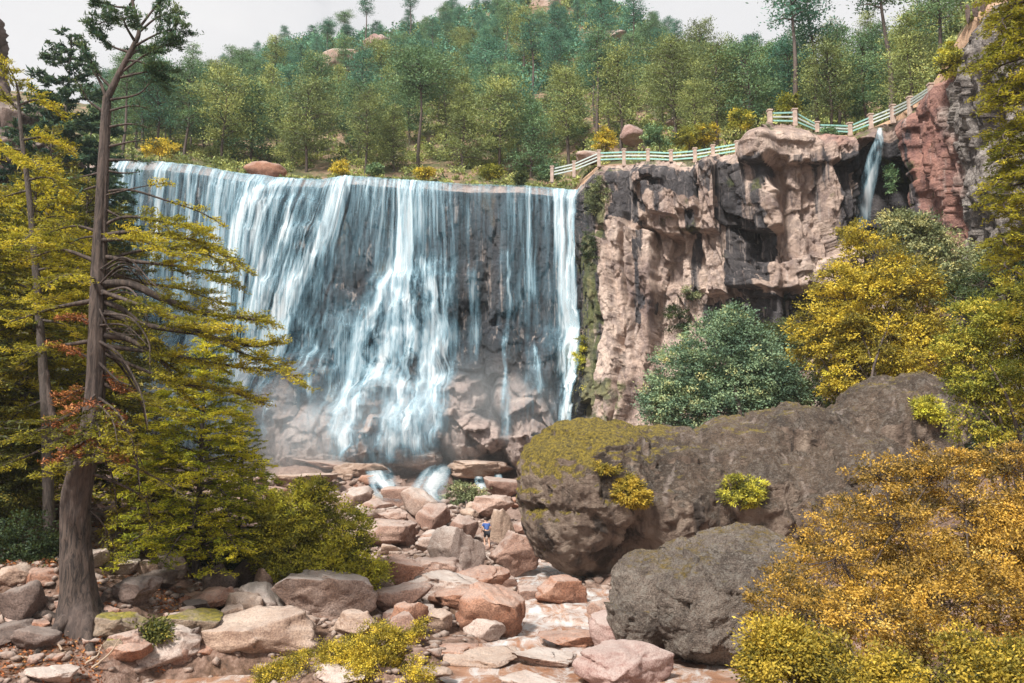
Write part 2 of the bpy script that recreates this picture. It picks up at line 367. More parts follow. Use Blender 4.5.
def wall_disp(PX, PY, S, Zc):
    """outward relief in metres at picture-plane anchors PX, PY (arc length S, height Zc)"""
    wx = S + .5 * fbm(S * .15, Zc * .08, 0, 61, 3) + .05 * fbm(S * 3, Zc * 1.5, 0, 63, 3); wz = Zc + .5 * fbm(S * .2, Zc * .15, 0, 62, 3) + .10 * fbm(S * 2, Zc * 2, 0, 64, 3)
    fallm = 1 - smooth(572, 592, PX)
    near = smooth(938, 952, PX)
    # falls
    d1 = .22 * facet(wx, wz, 2.2, 6.5, 71, .6) + .16 * facet(wx, wz, .8, 2.2, 72, .8) + .08 * facet(wx, wz, .35, .6, 74, .8) + .35 * fbm(S * .12, Zc * .06, 0, 73)
    low = smooth(330, 455, PY)
    d1 = d1 + low * 4.2 + low * 1.5 * facet(wx, wz, 3.2, 2.6, 75, .8)
    bl = [(465, 402, 27, 30, 2.8), (478, 438, 38, 24, 3.8), (530, 430, 26, 40, 3.2), (512, 395, 18, 26, 2.0), (398, 430, 48, 60, 4.0), (400, 330, 52, 55, 2.2),
          (330, 440, 55, 36, 2.8), (318, 372, 30, 26, 2.2), (345, 330, 38, 45, 1.4), (285, 300, 40, 60, 1.4), (300, 245, 34, 50, 1.0), (262, 230, 28, 60, 1.2),
          (470, 285, 22, 24, .9), (505, 355, 26, 30, 1.6), (545, 360, 22, 30, 1.4), (440, 300, 22, 40, 1.2), (290, 395, 30, 40, 2.0), (150, 380, 80, 90, 2.5)]
    bm = np.zeros_like(PX)
    for (cx, cy, rx, ry, h) in bl:
        bm = np.maximum(bm, bump_e(PX + 7 * fbm(PX / 22, PY / 22, 0, 81, 3), PY + 6 * fbm(PX / 20, PY / 20, 0, 82, 3), cx, cy, rx, ry, h))
    d1 = d1 + bm * (1 + .25 * facet(wx, wz, 1.6, 1.2, 83, .8))
    # canyon wall
    f1 = facet(wx, wz, 2.3, 13, 191, .8); f2 = facet(wx + wz * .12, wz, 1.4, 5.2, 192, .9); f3 = facet(wx, wz, .7, 1.8, 93, 1.0)
    f4 = facet(wx, wz - wx * .35, 2.2, 2.2, 99, 1.2)
    d2 = 1.05 * f1 + .50 * f2 + .20 * f3 + .10 * f4 + .07 * facet(wx, wz, .3, .6, 89, 1.0) + .5 * fbm(S * .12, Zc * .07, 0, 95)
    wpx = PX + 5 * fbm(PX / 25, PY / 25, 0, 96, 3); wpy = PY + 6 * facet(S, S * 0, 1.8, 5, 98, .5) + 5 * fbm(PX / 20, PY / 30, 0, 97, 3)
    d2 += box_s(wpx, wpy, 640, 775, 100, 232, 1.7) + box_s(wpx, wpy, 705, 835, 100, 292, 1.6) + box_s(wpx, wpy, 655, 700, 190, 216, .9, 3) + box_s(wpx, wpy, 755, 835, 262, 300, 1.0, 3)
    d2 += box_s(wpx, wpy, 610, 628, 215, 440, 1.4) + box_s(wpx, wpy, 634, 655, 235, 440, 1.9, 3) + box_s(wpx, wpy, 575, 640, 150, 440, .7)
    d2 -= box_s(wpx, wpy, 842, 898, 150, 420, 2.6, 6) ; d2 += box_s(wpx, wpy, 765, 835, 100, 172, 1.0, 5) - box_s(wpx, wpy, 774, 781, 165, 300, .9, 2) - box_s(wpx, wpy, 744, 754, 170, 300, 1.0, 2)
    d2 += box_s(wpx, wpy, 905, 913, 100, 380, 1.2, 2) - box_s(wpx, wpy, 915, 925, 100, 420, 1.6, 3)
    d2 += smooth(330, 450, PY) * 1.4
    # near grey crag
    d3 = .5 * facet(wx, wz, 1.6, 4.0, 101, .9) + .35 * facet(wx, wz, .6, .9, 102, 1.0) + .5 * fbm(S * .5, Zc * .5, 0, 103, 5) + .7 * fbm(S * .2, Zc * .1, 0, 104)
    d = d2 * (1 - near) + d3 * near
    return d * (1 - fallm) + d1 * fallm, bm, fallm

def wall(px0, px1, nc, nr, zb=-7.5):
    px = np.linspace(px0, px1, nc); rx, ry, rz = rim(px)
    # smooth plan so that normals vary gently
    tx, ty = np.gradient(rx), np.gradient(ry); k = 25
    ker = np.ones(2 * k + 1) / (2 * k + 1)
    tx = np.convolve(np.pad(tx, k, 'edge'), ker, 'valid'); ty = np.convolve(np.pad(ty, k, 'edge'), ker, 'valid')
    L = np.hypot(tx, ty); nx, ny = ty / L, -tx / L
    S = np.cumsum(np.hypot(np.gradient(rx), np.gradient(ry))); S = S - np.interp(575, px, S) if px0 <= 575 <= px1 else S
    t = np.linspace(0, 1, nr)[:, None]
    Zc = rz[None] * (1 - t) + zb * t
    PY = to_px(rx[None] + 0 * Zc, ry[None] + 0 * Zc, Zc)[1]; PX = px[None] + 0 * Zc
    SS = rx[None] * 1.0 + 0 * Zc + np.maximum(0, 60 - ry)[None]
    d, d1, fm = wall_disp(PX, PY, SS, Zc)
    top = smooth(0, .06, t); d = d * (.35 + .65 * top) - (1 - smooth(0, .035, t)) * .7
    V = np.stack([rx[None] + nx[None] * d, ry[None] + ny[None] * d, Zc + .15 * fm * 0], -1)
    return V, PX, PY, d1, SS

def zone_col(*stops): return stops

# falls cliff
m_wet = rock_mat('wet_cliff_rock', (.016, .024, .036), (.036, .044, .058), (.095, .085, .085), dark=(.012, .016, .022), scale=.8, streak=1.2, obj=False, rough=.5, bump=1.0)
VF, PXF, PYF, NF, SF = wall(-400, 590, 1150, 330)
low = (np.arange(330)[:, None] < 9) * 1.0 + smooth(345, 410, PYF + 12 * fbm(PXF / 25, PYF / 25, 0, 7, 4)) * smooth(.9, 2.2, NF) + smooth(440, 456, PYF) * .8; low = np.clip(low, 0, 1)
o_f = link('falls_cliff', mk_mesh('falls_cliff', VF, grid_faces(330, 1150), {'low': low.ravel()}), m_wet)
tag(o_f, 'dark wet rock face behind the wide waterfall curtain', 'cliff', kind='structure')
nt = m_wet.node_tree; n = N(nt); bs = [q for q in nt.nodes if q.type == 'BSDF_PRINCIPLED'][0]; src = bs.inputs['Base Color'].links[0].from_socket
pos = n.pos(); v = n.noise(pos, 1.2, 6, .7)
cl = n.ramp(v, [(.3, (.15, .12, .11)), (.5, (.38, .29, .26)), (.7, (.60, .49, .43))])
rust = n.ramp(n.noise(n.mapping(pos, (.3, .3, .1)), 1.0, 4), [(.6, 0.0), (.7, .5)])
src2 = n.mix(rust, src, (.16, .10, .035))
nt.links.new(n.mix(n.attr('low').outputs['Fac'], src2, cl), bs.inputs['Base Color'])

# canyon wall to the right, pink stone, dark water streaks, grey near crag at its end
VC, PXC, PYC, NC_, SC = wall(574, 1200, 980, 470)
m, nt, out = mat_new('pink_cliff_rock'); n = N(nt); pos = n.pos()
big = n.noise(pos, .22, 5, .6, .6); mid = n.noise(pos, 1.1, 7, .68, .3); fine = n.noise(pos, 6, 6, .72)
col = n.ramp(big, [(.33, (.22, .15, .125)), (.45, (.45, .33, .27)), (.62, (.63, .49, .41))])
col = n.mix(n.ramp(mid, [(.40, .65), (.56, 0.0)]), col, (.20, .15, .145))
col = n.mix(n.ramp(mid, [(.60, 0.0), (.72, .5)]), col, (.50, .42, .37))
red = n.attr('red').outputs['Fac']; grey = n.attr('grey').outputs['Fac']; wet = n.attr('wet').outputs['Fac']
col = n.mix(n.math('MULTIPLY', red, .75), col, n.ramp(mid, [(.35, (.13, .04, .035)), (.65, (.38, .15, .11))]))
gcol = n.ramp(n.math('ADD', n.math('MULTIPLY', mid, .5), n.math('MULTIPLY', fine, .5)), [(.38, (.05, .045, .045)), (.5, (.20, .17, .155)), (.62, (.42, .38, .35))])
col = n.mix(grey, col, gcol)
sv = n.noise(n.mapping(pos, (.75, .75, .055)), 1.0, 7, .62, .3)
sm = n.ramp(n.math('ADD', sv, n.math('MULTIPLY', wet, .34)), [(.63, 0.0), (.72, 1.0)])
col = n.mix(n.math('MULTIPLY', sm, .92), col, n.ramp(mid, [(.4, (.018, .02, .028)), (.7, (.07, .07, .08))]))
s2 = n.noise(n.mapping(pos, (2.2, 2.2, .12)), 1.0, 5, .6)
col = n.mix(n.math('MULTIPLY', n.ramp(s2, [(.58, 0.0), (.68, .45)]), n.math('SUBTRACT', 1.0, grey)), col, (.55, .46, .42))
gm = n.ramp(n.math('ADD', n.noise(pos, .35, 6, .65), n.math('MULTIPLY', n.attr('green').outputs['Fac'], .25)), [(.62, 0.0), (.70, .85)])
col = n.mix(gm, col, n.ramp(mid, [(.4, (.04, .055, .02)), (.65, (.16, .17, .05))]))
h = n.math('ADD', n.math('ADD', mid, n.math('MULTIPLY', fine, .6)), n.math('MULTIPLY', n.noise(n.mapping(pos, (3, 3, .7)), 1.0, 6, .7), .8))
b = n('BsdfPrincipled', i_Roughness=.85, i_Normal=n.bump(h, .9, .35)); nt.links.new(col, b.inputs['Base Color']); nt.links.new(b.outputs[0], out.inputs[0])
jx = PXC + 8 * fbm(PXC / 20, PYC / 40, 0, 21, 4)
jy = PYC + 10 * fbm(PXC / 15, PYC / 15, 0, 22, 4)
red = smooth(893, 903, jx) * (1 - smooth(944, 954, jx)) + .8 * smooth(798, 812, jx) * (1 - smooth(850, 862, jx)) * (1 - smooth(150, 165, jy))
grey = smooth(941, 952, jx)
wetf = np.zeros_like(PXC)
for x0, x1, y0, y1, s in [(575, 596, 170, 330, .9), (608, 645, 172, 225, .85), (655, 745, 170, 205, .8), (735, 770, 165, 300, .9), (812, 838, 165, 250, .9), (838, 895, 145, 260, 1.0), (905, 912, 120, 380, .5), (700, 790, 300, 360, .8), (750, 850, 295, 330, 1.0), (910, 934, 200, 330, .5), (640, 700, 300, 312, .5), (596, 900, 160, 218, .32), (690, 700, 215, 300, .8), (640, 646, 220, 330, .8), (600, 608, 230, 400, .7)]:
    wetf = np.maximum(wetf, box_s(jx, jy, x0, x1, y0, y1, s, 6))
green = box_s(jx, jy, 583, 606, 190, 420, 1.0, 8) + box_s(jx, jy, 880, 897, 160, 300, .9, 5) + .5 * box_s(jx, jy, 560, 760, 380, 450, 1, 12) + .5 * (PYC < interp(PXC, RIM_P) + 7)
o_c = link('canyon_wall', mk_mesh('canyon_wall', VC, grid_faces(470, 980), {'red': red.ravel(), 'grey': grey.ravel(), 'wet': wetf.ravel(), 'green': green.ravel()}), m)
tag(o_c, 'pink and grey rock wall with dark water streaks beside the falls', 'cliff', kind='structure')

# --- plateau and forested hill behind the rim
SKY_ = [(-400, 60), (0, 90), (80, 105), (140, 100), (190, 92), (240, 84), (270, 66), (300, 52), (350, 52), (400, 45), (450, 30), (500, 22), (545, 10), (590, 12), (620, 26), (650, 42), (700, 62), (740, 78), (780, 88), (850, 85), (930, 60), (985, 0), (1060, -60), (1300, -120)]
SKY = [(a, b - (14 if 200 < a < 760 else 0)) for a, b in SKY_]
def hill_pt(px, t):
    """point on the hill: px = bearing, t = metres behind the rim"""
    px = np.asarray(px, float); t = np.asarray(t, float)
    rx, ry, rz = rim(px); rp = interp(px, RIM_P); sp = np.minimum(interp(px, SKY), rp - 12)
    f = interp(t, [(0, 0), (4, -.02), (12, .10), (30, .38), (55, .68), (90, 1.0)])
    _, e = BE(px, rp + (sp - rp) * f)
    Y = ry + t; b = rx / ry
    z = e * Y + (1.6 * fbm(b * Y * .06, Y * .06, 0, 13) + .5 * fbm(b * Y * .3, Y * .3, 0, 14)) * smooth(2, 14, t)
    z = np.where(t > 90, z - (t - 90) * .9, z)
    z = z - .12 * smooth(0, 1, t) * (px < 576)
    return np.stack([b * Y, Y, z], -1)
hp = np.linspace(-400, 1290, 420); ht = np.concatenate([[-1.3, 2.0, 2.4, 3, 4], np.linspace(5, 95, 90), [110, 140, 200]])
HP, HT = np.meshgrid(hp, ht); Hv = hill_pt(HP, HT)
# bind the first rows to the wall's own top edge
for side, VW, PXW in (('f', VF, PXF), ('c', VC, PXC)):
    msk = (hp < 582) if side == 'f' else (hp >= 582)
    for c_ in range(3):
        Hv[0, msk, c_] = np.interp(hp[msk], PXW[0], VW[0, :, c_])
lipa = (1 - smooth(2.2, 3.4, HT + .8 * fbm(HP / 9, HT, 0, 5))).ravel()
m, nt, out = mat_new('hill_soil'); n = N(nt); pos = n.pos(); q = n.noise(pos, .35, 6, .65); q2 = n.noise(pos, 3, 6, .7)
col = n.mix(n.ramp(q, [(.45, 0.0), (.6, 1.0)]), n.ramp(q2, [(.3, (.03, .04, .015)), (.7, (.11, .11, .035))]), n.ramp(q2, [(.3, (.13, .08, .05)), (.7, (.34, .22, .15))]))
col = n.mix(n.attr('lip').outputs['Fac'], col, n.ramp(q2, [(.3, (.30, .17, .10)), (.7, (.56, .38, .26))]))
b = n('BsdfPrincipled', i_Roughness=.95, i_Normal=n.bump(q2, .6, .3)); nt.links.new(col, b.inputs['Base Color']); nt.links.new(b.outputs[0], out.inputs[0])
tag(link('hill', mk_mesh('hill', Hv, grid_faces(len(ht), len(hp)), {'lip': lipa}), m), 'steep wooded hillside rising behind the brink of the falls', 'hill', kind='structure')

# ================================================================ falling water
TAB_Y = [160, 185, 215, 250, 290, 330, 370, 410, 450, 475]
TAB = ["786466666665668377468765123445680",
       "786366666888666676668765233334580",
       "686355655598756664546864422433580",
       "676354655798457633368534211332480",
       "666455677875587411268666111132380",
       "666556678874456444778877101032380",
       "666556678875233334678877100032280",
       "555556678876322235777866000021260",
       "444445567773211126637740000011140",
       "333333455552111115526720000000020"]
tab = np.array([[int(c) for c in r] for r in TAB], float) / 9
TAB_X = 105 + 15 * np.arange(33)
def tab_at(px, py):
    fx = np.clip((px - 105) / 15, 0, 31.999); ix = fx.astype(int); fx = fx - ix
    fy = np.interp(py, TAB_Y, np.arange(10)); iy = np.minimum(fy.astype(int), 8); fy = fy - iy
    return (tab[iy, ix] * (1-fx) + tab[iy, ix+1] * fx) * (1-fy) + (tab[iy+1, ix] * (1-fx) + tab[iy+1, ix+1] * fx) * fy
STREAMS = [([(292,178),(264,190),(246,225),(233,270),(226,330),(222,380)], 7, .9), ([(345,176),(336,205),(322,245),(300,290),(284,335),(262,395),(252,450)], 7, .85),
  ([(295,228),(278,262),(265,320),(262,380)], 6, .8), ([(411,178),(411,300)], 3, .8), ([(398,178),(399,280)], 4, .6), ([(398,262),(386,300),(371,350),(362,392),(370,450)], 5, .6),
  ([(425,262),(440,300),(443,400),(446,450)], 5, .75), ([(402,330),(386,370),(376,420),(368,460)], 5, .8), ([(412,380),(425,420),(442,462)], 5, .9), ([(404,290),(420,340),(425,420)], 9, .5),
  ([(556,186),(562,250),(570,330),(575,425)], 5, 1.0), ([(570,186),(574,260),(578,400)], 3, .6), ([(528,184),(530,250),(531,300)], 2.5, .7), ([(506,252),(510,300),(508,360)], 5, .4), ([(474,272),(477,330),(476,360)], 4, .4),
  ([(505,340),(508,400),(510,440)], 3, .5), ([(535,345),(540,400)], 2, .6), ([(220,165),(222,300)], 2, .7), ([(190,162),(196,290)], 2, .5), ([(293,176),(294,250)], 2, .7), ([(163,160),(160,300)], 2, .7),
  ([(300,320),(292,350),(285,390)], 2.5, .55), ([(318,325),(325,345),(330,400)], 2, .5), ([(300,400),(290,420),(300,440)], 2, .6)]
def flow_at(px, py):
    f = tab_at(px, py) ** 1.15 * .80
    for pts, wd, s in STREAMS:
        a = np.array(pts, float); c = np.interp(py, a[:, 1], a[:, 0])
        act = smooth(a[0, 1] - 5, a[0, 1] + 4, py) * (1 - smooth(a[-1, 1] - 12, a[-1, 1] + 10, py))
        w_ = wd * (1 + .5 * smooth(a[0, 1], a[-1, 1], py))
        f = f + act * s * .75 * np.exp(-((px - c) / w_) ** 2)
    return f

m, nt, out = mat_new('falling_water'); n = N(nt); pos = n.pos()
al = n.attr('flow').outputs['Fac']
st = n.noise(n.mapping(pos, (6.5, 6.5, .22)), 1.0, 5, .62, .15)
al2 = n.math('ADD', al, n.math('MULTIPLY', n.math('SUBTRACT', st, .5), n.math('MULTIPLY', n.ramp(al, [(0, 0.0), (.25, 1.0), (1, .35)]), 1.1)), clamp=True)
al2 = n.math('MULTIPLY', al2, .88)
col = n.ramp(al2, [(0, (.20, .46, .62)), (.35, (.40, .64, .77)), (.8, (.84, .91, .95))])
b = n('BsdfPrincipled', i_Roughness=.55); nt.links.new(col, b.inputs['Base Color'])
t = n('BsdfTranslucent'); nt.links.new(col, t.inputs[0]); mx0 = n('MixShader', i_0=.35); nt.links.new(b.outputs[0], mx0.inputs[1]); nt.links.new(t.outputs[0], mx0.inputs[2])
tr = n('BsdfTransparent'); mx = n('MixShader'); nt.links.new(al2, mx.inputs[0]); nt.links.new(tr.outputs[0], mx.inputs[1]); nt.links.new(mx0.outputs[0], mx.inputs[2]); nt.links.new(mx.outputs[0], out.inputs[0])
WATER = m

def interp_cols(px, PXW, A): return np.stack([np.interp(px, PXW[0], A[r]) for r in range(A.shape[0])])
wpx = np.linspace(104, 579, 900)
yw = interp_cols(wpx, PXF, VF[..., 1]); xw = interp_cols(wpx, PXF, VF[..., 0]); zw = interp_cols(wpx, PXF, VF[..., 2])
sel = zw[:, 450] > -.6; yw, xw, zw = yw[sel], xw[sel], zw[sel]
def falls_layer(off, seed, gain, jump):
    py0 = to_px(xw, yw, zw)[1]
    y = np.minimum.accumulate(yw, 0)
    # blur the thrown-out water a little along the drop
    for _ in range(6): y[1:-1] = np.minimum(y[1:-1], (y[:-2] + y[2:]) / 2)
    k = np.arange(len(y))[:, None] / len(y)
    y = y - off - jump * np.sqrt(k)
    PXm = wpx[None] + 0 * y; fl = flow_at(PXm + 2.5 * fbm(PXm / 9, py0 / 60, 0, seed, 3), py0)
    tt_ = np.clip((py0 - 185) / 260, 0, 1)
    PU = PXm + tt_ * interp(PXm, [(180, 0), (225, 18), (262, 46), (300, 62), (340, 50), (372, 40), (395, 10), (430, -14), (455, -18), (470, 0)]) + 3.5 * fbm(PXm / 30, py0 / 22, 0, seed + 9, 3) * smooth(215, 300, py0)
    st = fbm(PU / 2.9 + .6 * noise(PXm / 40, py0 / 80, 0, seed), py0 / 75, 0, seed + 1, 4, .62)
    wisp = fbm(PXm / 14, py0 / 26, 0, seed + 2, 4, .6)
    lowm = smooth(240, 330, py0)
    a = fl * (.74 + (1.5 - .45 * lowm) * st + lowm * 1.35 * wisp) * gain
    a = np.clip((a - .03) * 1.08, 0, 1); a = a * (.72 + .28 * smooth(.05, .5, a))
    edge = smooth(104, 110, PXm) * (1 - smooth(574 + 4 * noise(py0 / 30, 0, 0, 4), 580, PXm))
    a = a * edge * (1 - smooth(440, 470, py0 + 10 * fbm(PXm / 12, 0, 0, 3)))
    V = np.stack([xw, y, zw], -1)
    # lip: a few rows running back over the brink
    lip = []
    for j, (dy, dz) in enumerate([(3.0, .12), (1.6, .12), (.8, .10), (.3, .07)]):
        r = V[0].copy(); r[:, 1] += dy; r[:, 2] += dz + .02 * off; lip.append(r)
    V = np.concatenate([np.stack(lip), V]); a = np.concatenate([np.repeat(np.clip(a[6:7] + .25, 0, 1), 4, 0), a])
    return V, a
V1, a1 = falls_layer(.12, 301, 1.0, .25); V2, a2 = falls_layer(.45, 351, .62, .9)
g1 = grid_faces(*a1.shape)
def prune(V, Q, a):
    a = a.ravel(); keep = a[Q].max(1) > .02; return V.reshape(-1, 3), Q[keep], a
B1 = prune(V1, g1, a1); B2 = prune(V2, g1, a2)
me = mk_mesh('waterfall', np.concatenate([B1[0], B2[0]]), np.concatenate([B1[1], B2[1] + len(B1[0])]), {'flow': np.concatenate([B1[2], B2[2]])})
tag(link('waterfall', me, WATER), 'wide silky white curtain waterfall pouring over the dark cliff', 'waterfall', kind='structure')

# narrow fall on the canyon wall
def ribbon(pts, width, nx=30, ny=120, seed=1, gain=1.0, surf=None):
    c = curve(pts, ny); wv = np.interp(np.linspace(0, 1, ny), np.linspace(0, 1, len(width)), width)
    u = np.linspace(-1, 1, nx)
    V = c[:, None, :] + np.stack([u[None] * wv[:, None], -.25 * (1 - u[None]**2) * wv[:, None], 0 * u[None] * wv[:, None]], -1)
    L = np.linspace(0, 1, ny)[:, None]
    a = (1 - abs(u[None]) ** 2) ** .7 * np.clip(.72 + 1.1 * fbm(u[None] * wv[:, None] * 2.2 + 5, L * 5, 0, seed, 4), 0, 1) * gain * (1 - smooth(.8, 1.0, L))
    return V.reshape(-1, 3), grid_faces(ny, nx), a.ravel()
def wall_y(px, py):
    d = (PXC[0] - px); i = int(np.argmin(abs(d))); r = int(np.argmin(abs(to_px(VC[:, i, 0], VC[:, i, 1], VC[:, i, 2])[1] - py)))
    return VC[r, i]
pts = []
y_out = 1e9
for px, py in [(880, 128), (879, 140), (875, 155), (869, 180), (864, 205), (861, 235)]:
    q = wall_y(px, max(py, 134)); Yw = min(q[1] - .35, y_out); y_out = Yw; pts.append(P(px, py, Yw))
V, Q, a = ribbon(pts, [.18, .38, .6, .65, .65, .7], gain=.85, seed=9)
tag(link('waterfall', mk_mesh('small_waterfall', V, Q, {'flow': a}), WATER), 'narrow side waterfall dropping down the canyon wall under the fence', 'waterfall', kind='structure')
# ================================================================ rocks
from collections import defaultdict
_ICO = {}
def ico(sub):
    if sub not in _ICO:
        bm = __import__('bmesh').new(); __import__('bmesh').ops.create_icosphere(bm, subdivisions=sub, radius=1)
        _ICO[sub] = (np.array([v.co[:] for v in bm.verts]), np.array([[v.index for v in f.verts] for f in bm.faces])); bm.free()
    return _ICO[sub]

def rock_mesh(name, dims, seed, sub=4, cuts=12, ang=.75, flat_top=None, rough=.05, taper=0.0):
    """faceted boulder: a ball cut by random planes, then weathered"""
    rng = np.random.default_rng(seed)
    V, Fc = ico(sub); V = V.copy()
    for k in range(cuts):
        d = rng.normal(size=3); d /= np.linalg.norm(d); h = rng.uniform(ang - .22, ang + .14)
        s = V @ d - h; V -= np.maximum(s, 0)[:, None] * d * rng.uniform(.85, 1.0)
    if flat_top is not None:
        d = np.array([rng.normal() * .18, -abs(rng.normal()) * .2, 1.0]); d /= np.linalg.norm(d)
        s = V @ d - flat_top; V -= np.maximum(s, 0)[:, None] * d * .96
    if taper: V[:, 0] *= 1 + taper * V[:, 0] * 0 + taper * V[:, 2]
    nr = V / (np.linalg.norm(V, axis=1)[:, None] + 1e-9); o = seed * 3.7
    fcc = facet(V[:, 0] * 2 + V[:, 1] + o, V[:, 2] * 2 - V[:, 1] * .5, .8, .6, seed % 83, 1.0)
    k = rough * .9 * fcc + rough * (1.3 * fbm(V[:, 0] * 1.6 + o, V[:, 1] * 1.6, V[:, 2] * 1.6, seed % 97, 3) + .9 * fbm(V[:, 0] * 6 + o, V[:, 1] * 6, V[:, 2] * 6, seed % 89, 4))
    V = V + nr * k[:, None]
    mn, mx_ = V.min(0), V.max(0); V = (V - (mn + mx_) / 2) / (mx_ - mn) * np.array(dims)
    return mk_mesh(name, V, Fc)

RM = {
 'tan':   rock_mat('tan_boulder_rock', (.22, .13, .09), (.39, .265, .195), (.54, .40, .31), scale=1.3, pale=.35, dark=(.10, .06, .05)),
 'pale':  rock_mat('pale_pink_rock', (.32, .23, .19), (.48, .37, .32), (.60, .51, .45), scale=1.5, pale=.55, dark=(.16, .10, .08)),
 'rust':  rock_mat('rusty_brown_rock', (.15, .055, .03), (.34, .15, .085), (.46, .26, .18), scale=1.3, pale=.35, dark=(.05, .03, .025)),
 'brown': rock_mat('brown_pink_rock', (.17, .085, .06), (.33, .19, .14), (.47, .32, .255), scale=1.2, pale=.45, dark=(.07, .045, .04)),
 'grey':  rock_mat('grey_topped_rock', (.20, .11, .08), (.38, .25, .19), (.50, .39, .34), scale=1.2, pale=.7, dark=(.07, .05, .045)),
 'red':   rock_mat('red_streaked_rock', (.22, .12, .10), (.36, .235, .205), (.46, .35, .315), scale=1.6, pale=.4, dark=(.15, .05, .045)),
 'dark':  rock_mat('dark_brown_rock', (.05, .035, .03), (.12, .08, .065), (.22, .155, .13), scale=1.3, pale=.25, dark=(.03, .02, .02)),  # darkest brown of the rock tones
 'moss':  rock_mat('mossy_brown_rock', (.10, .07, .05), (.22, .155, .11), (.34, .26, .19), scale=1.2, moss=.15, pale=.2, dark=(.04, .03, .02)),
}
WORD = {'tan': 'tan', 'pale': 'pale pink', 'rust': 'rusty brown', 'brown': 'brownish pink', 'grey': 'grey topped', 'red': 'red streaked', 'dark': 'dark brown', 'moss': 'mossy brown'}
ROCKS = []          # (object, px, py, width px, tone)
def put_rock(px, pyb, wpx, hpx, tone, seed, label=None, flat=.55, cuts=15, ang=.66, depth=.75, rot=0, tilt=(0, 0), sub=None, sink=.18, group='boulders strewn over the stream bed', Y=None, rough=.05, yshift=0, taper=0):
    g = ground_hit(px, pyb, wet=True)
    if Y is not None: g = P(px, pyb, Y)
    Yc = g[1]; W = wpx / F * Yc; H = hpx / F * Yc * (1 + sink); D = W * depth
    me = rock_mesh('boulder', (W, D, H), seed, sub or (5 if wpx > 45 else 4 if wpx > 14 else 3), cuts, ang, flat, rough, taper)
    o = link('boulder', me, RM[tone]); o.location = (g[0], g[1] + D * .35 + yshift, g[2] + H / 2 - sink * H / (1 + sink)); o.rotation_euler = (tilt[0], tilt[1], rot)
    tag(o, label, 'boulder', group); ROCKS.append((o, px, pyb - hpx / 2, wpx, tone)); return o

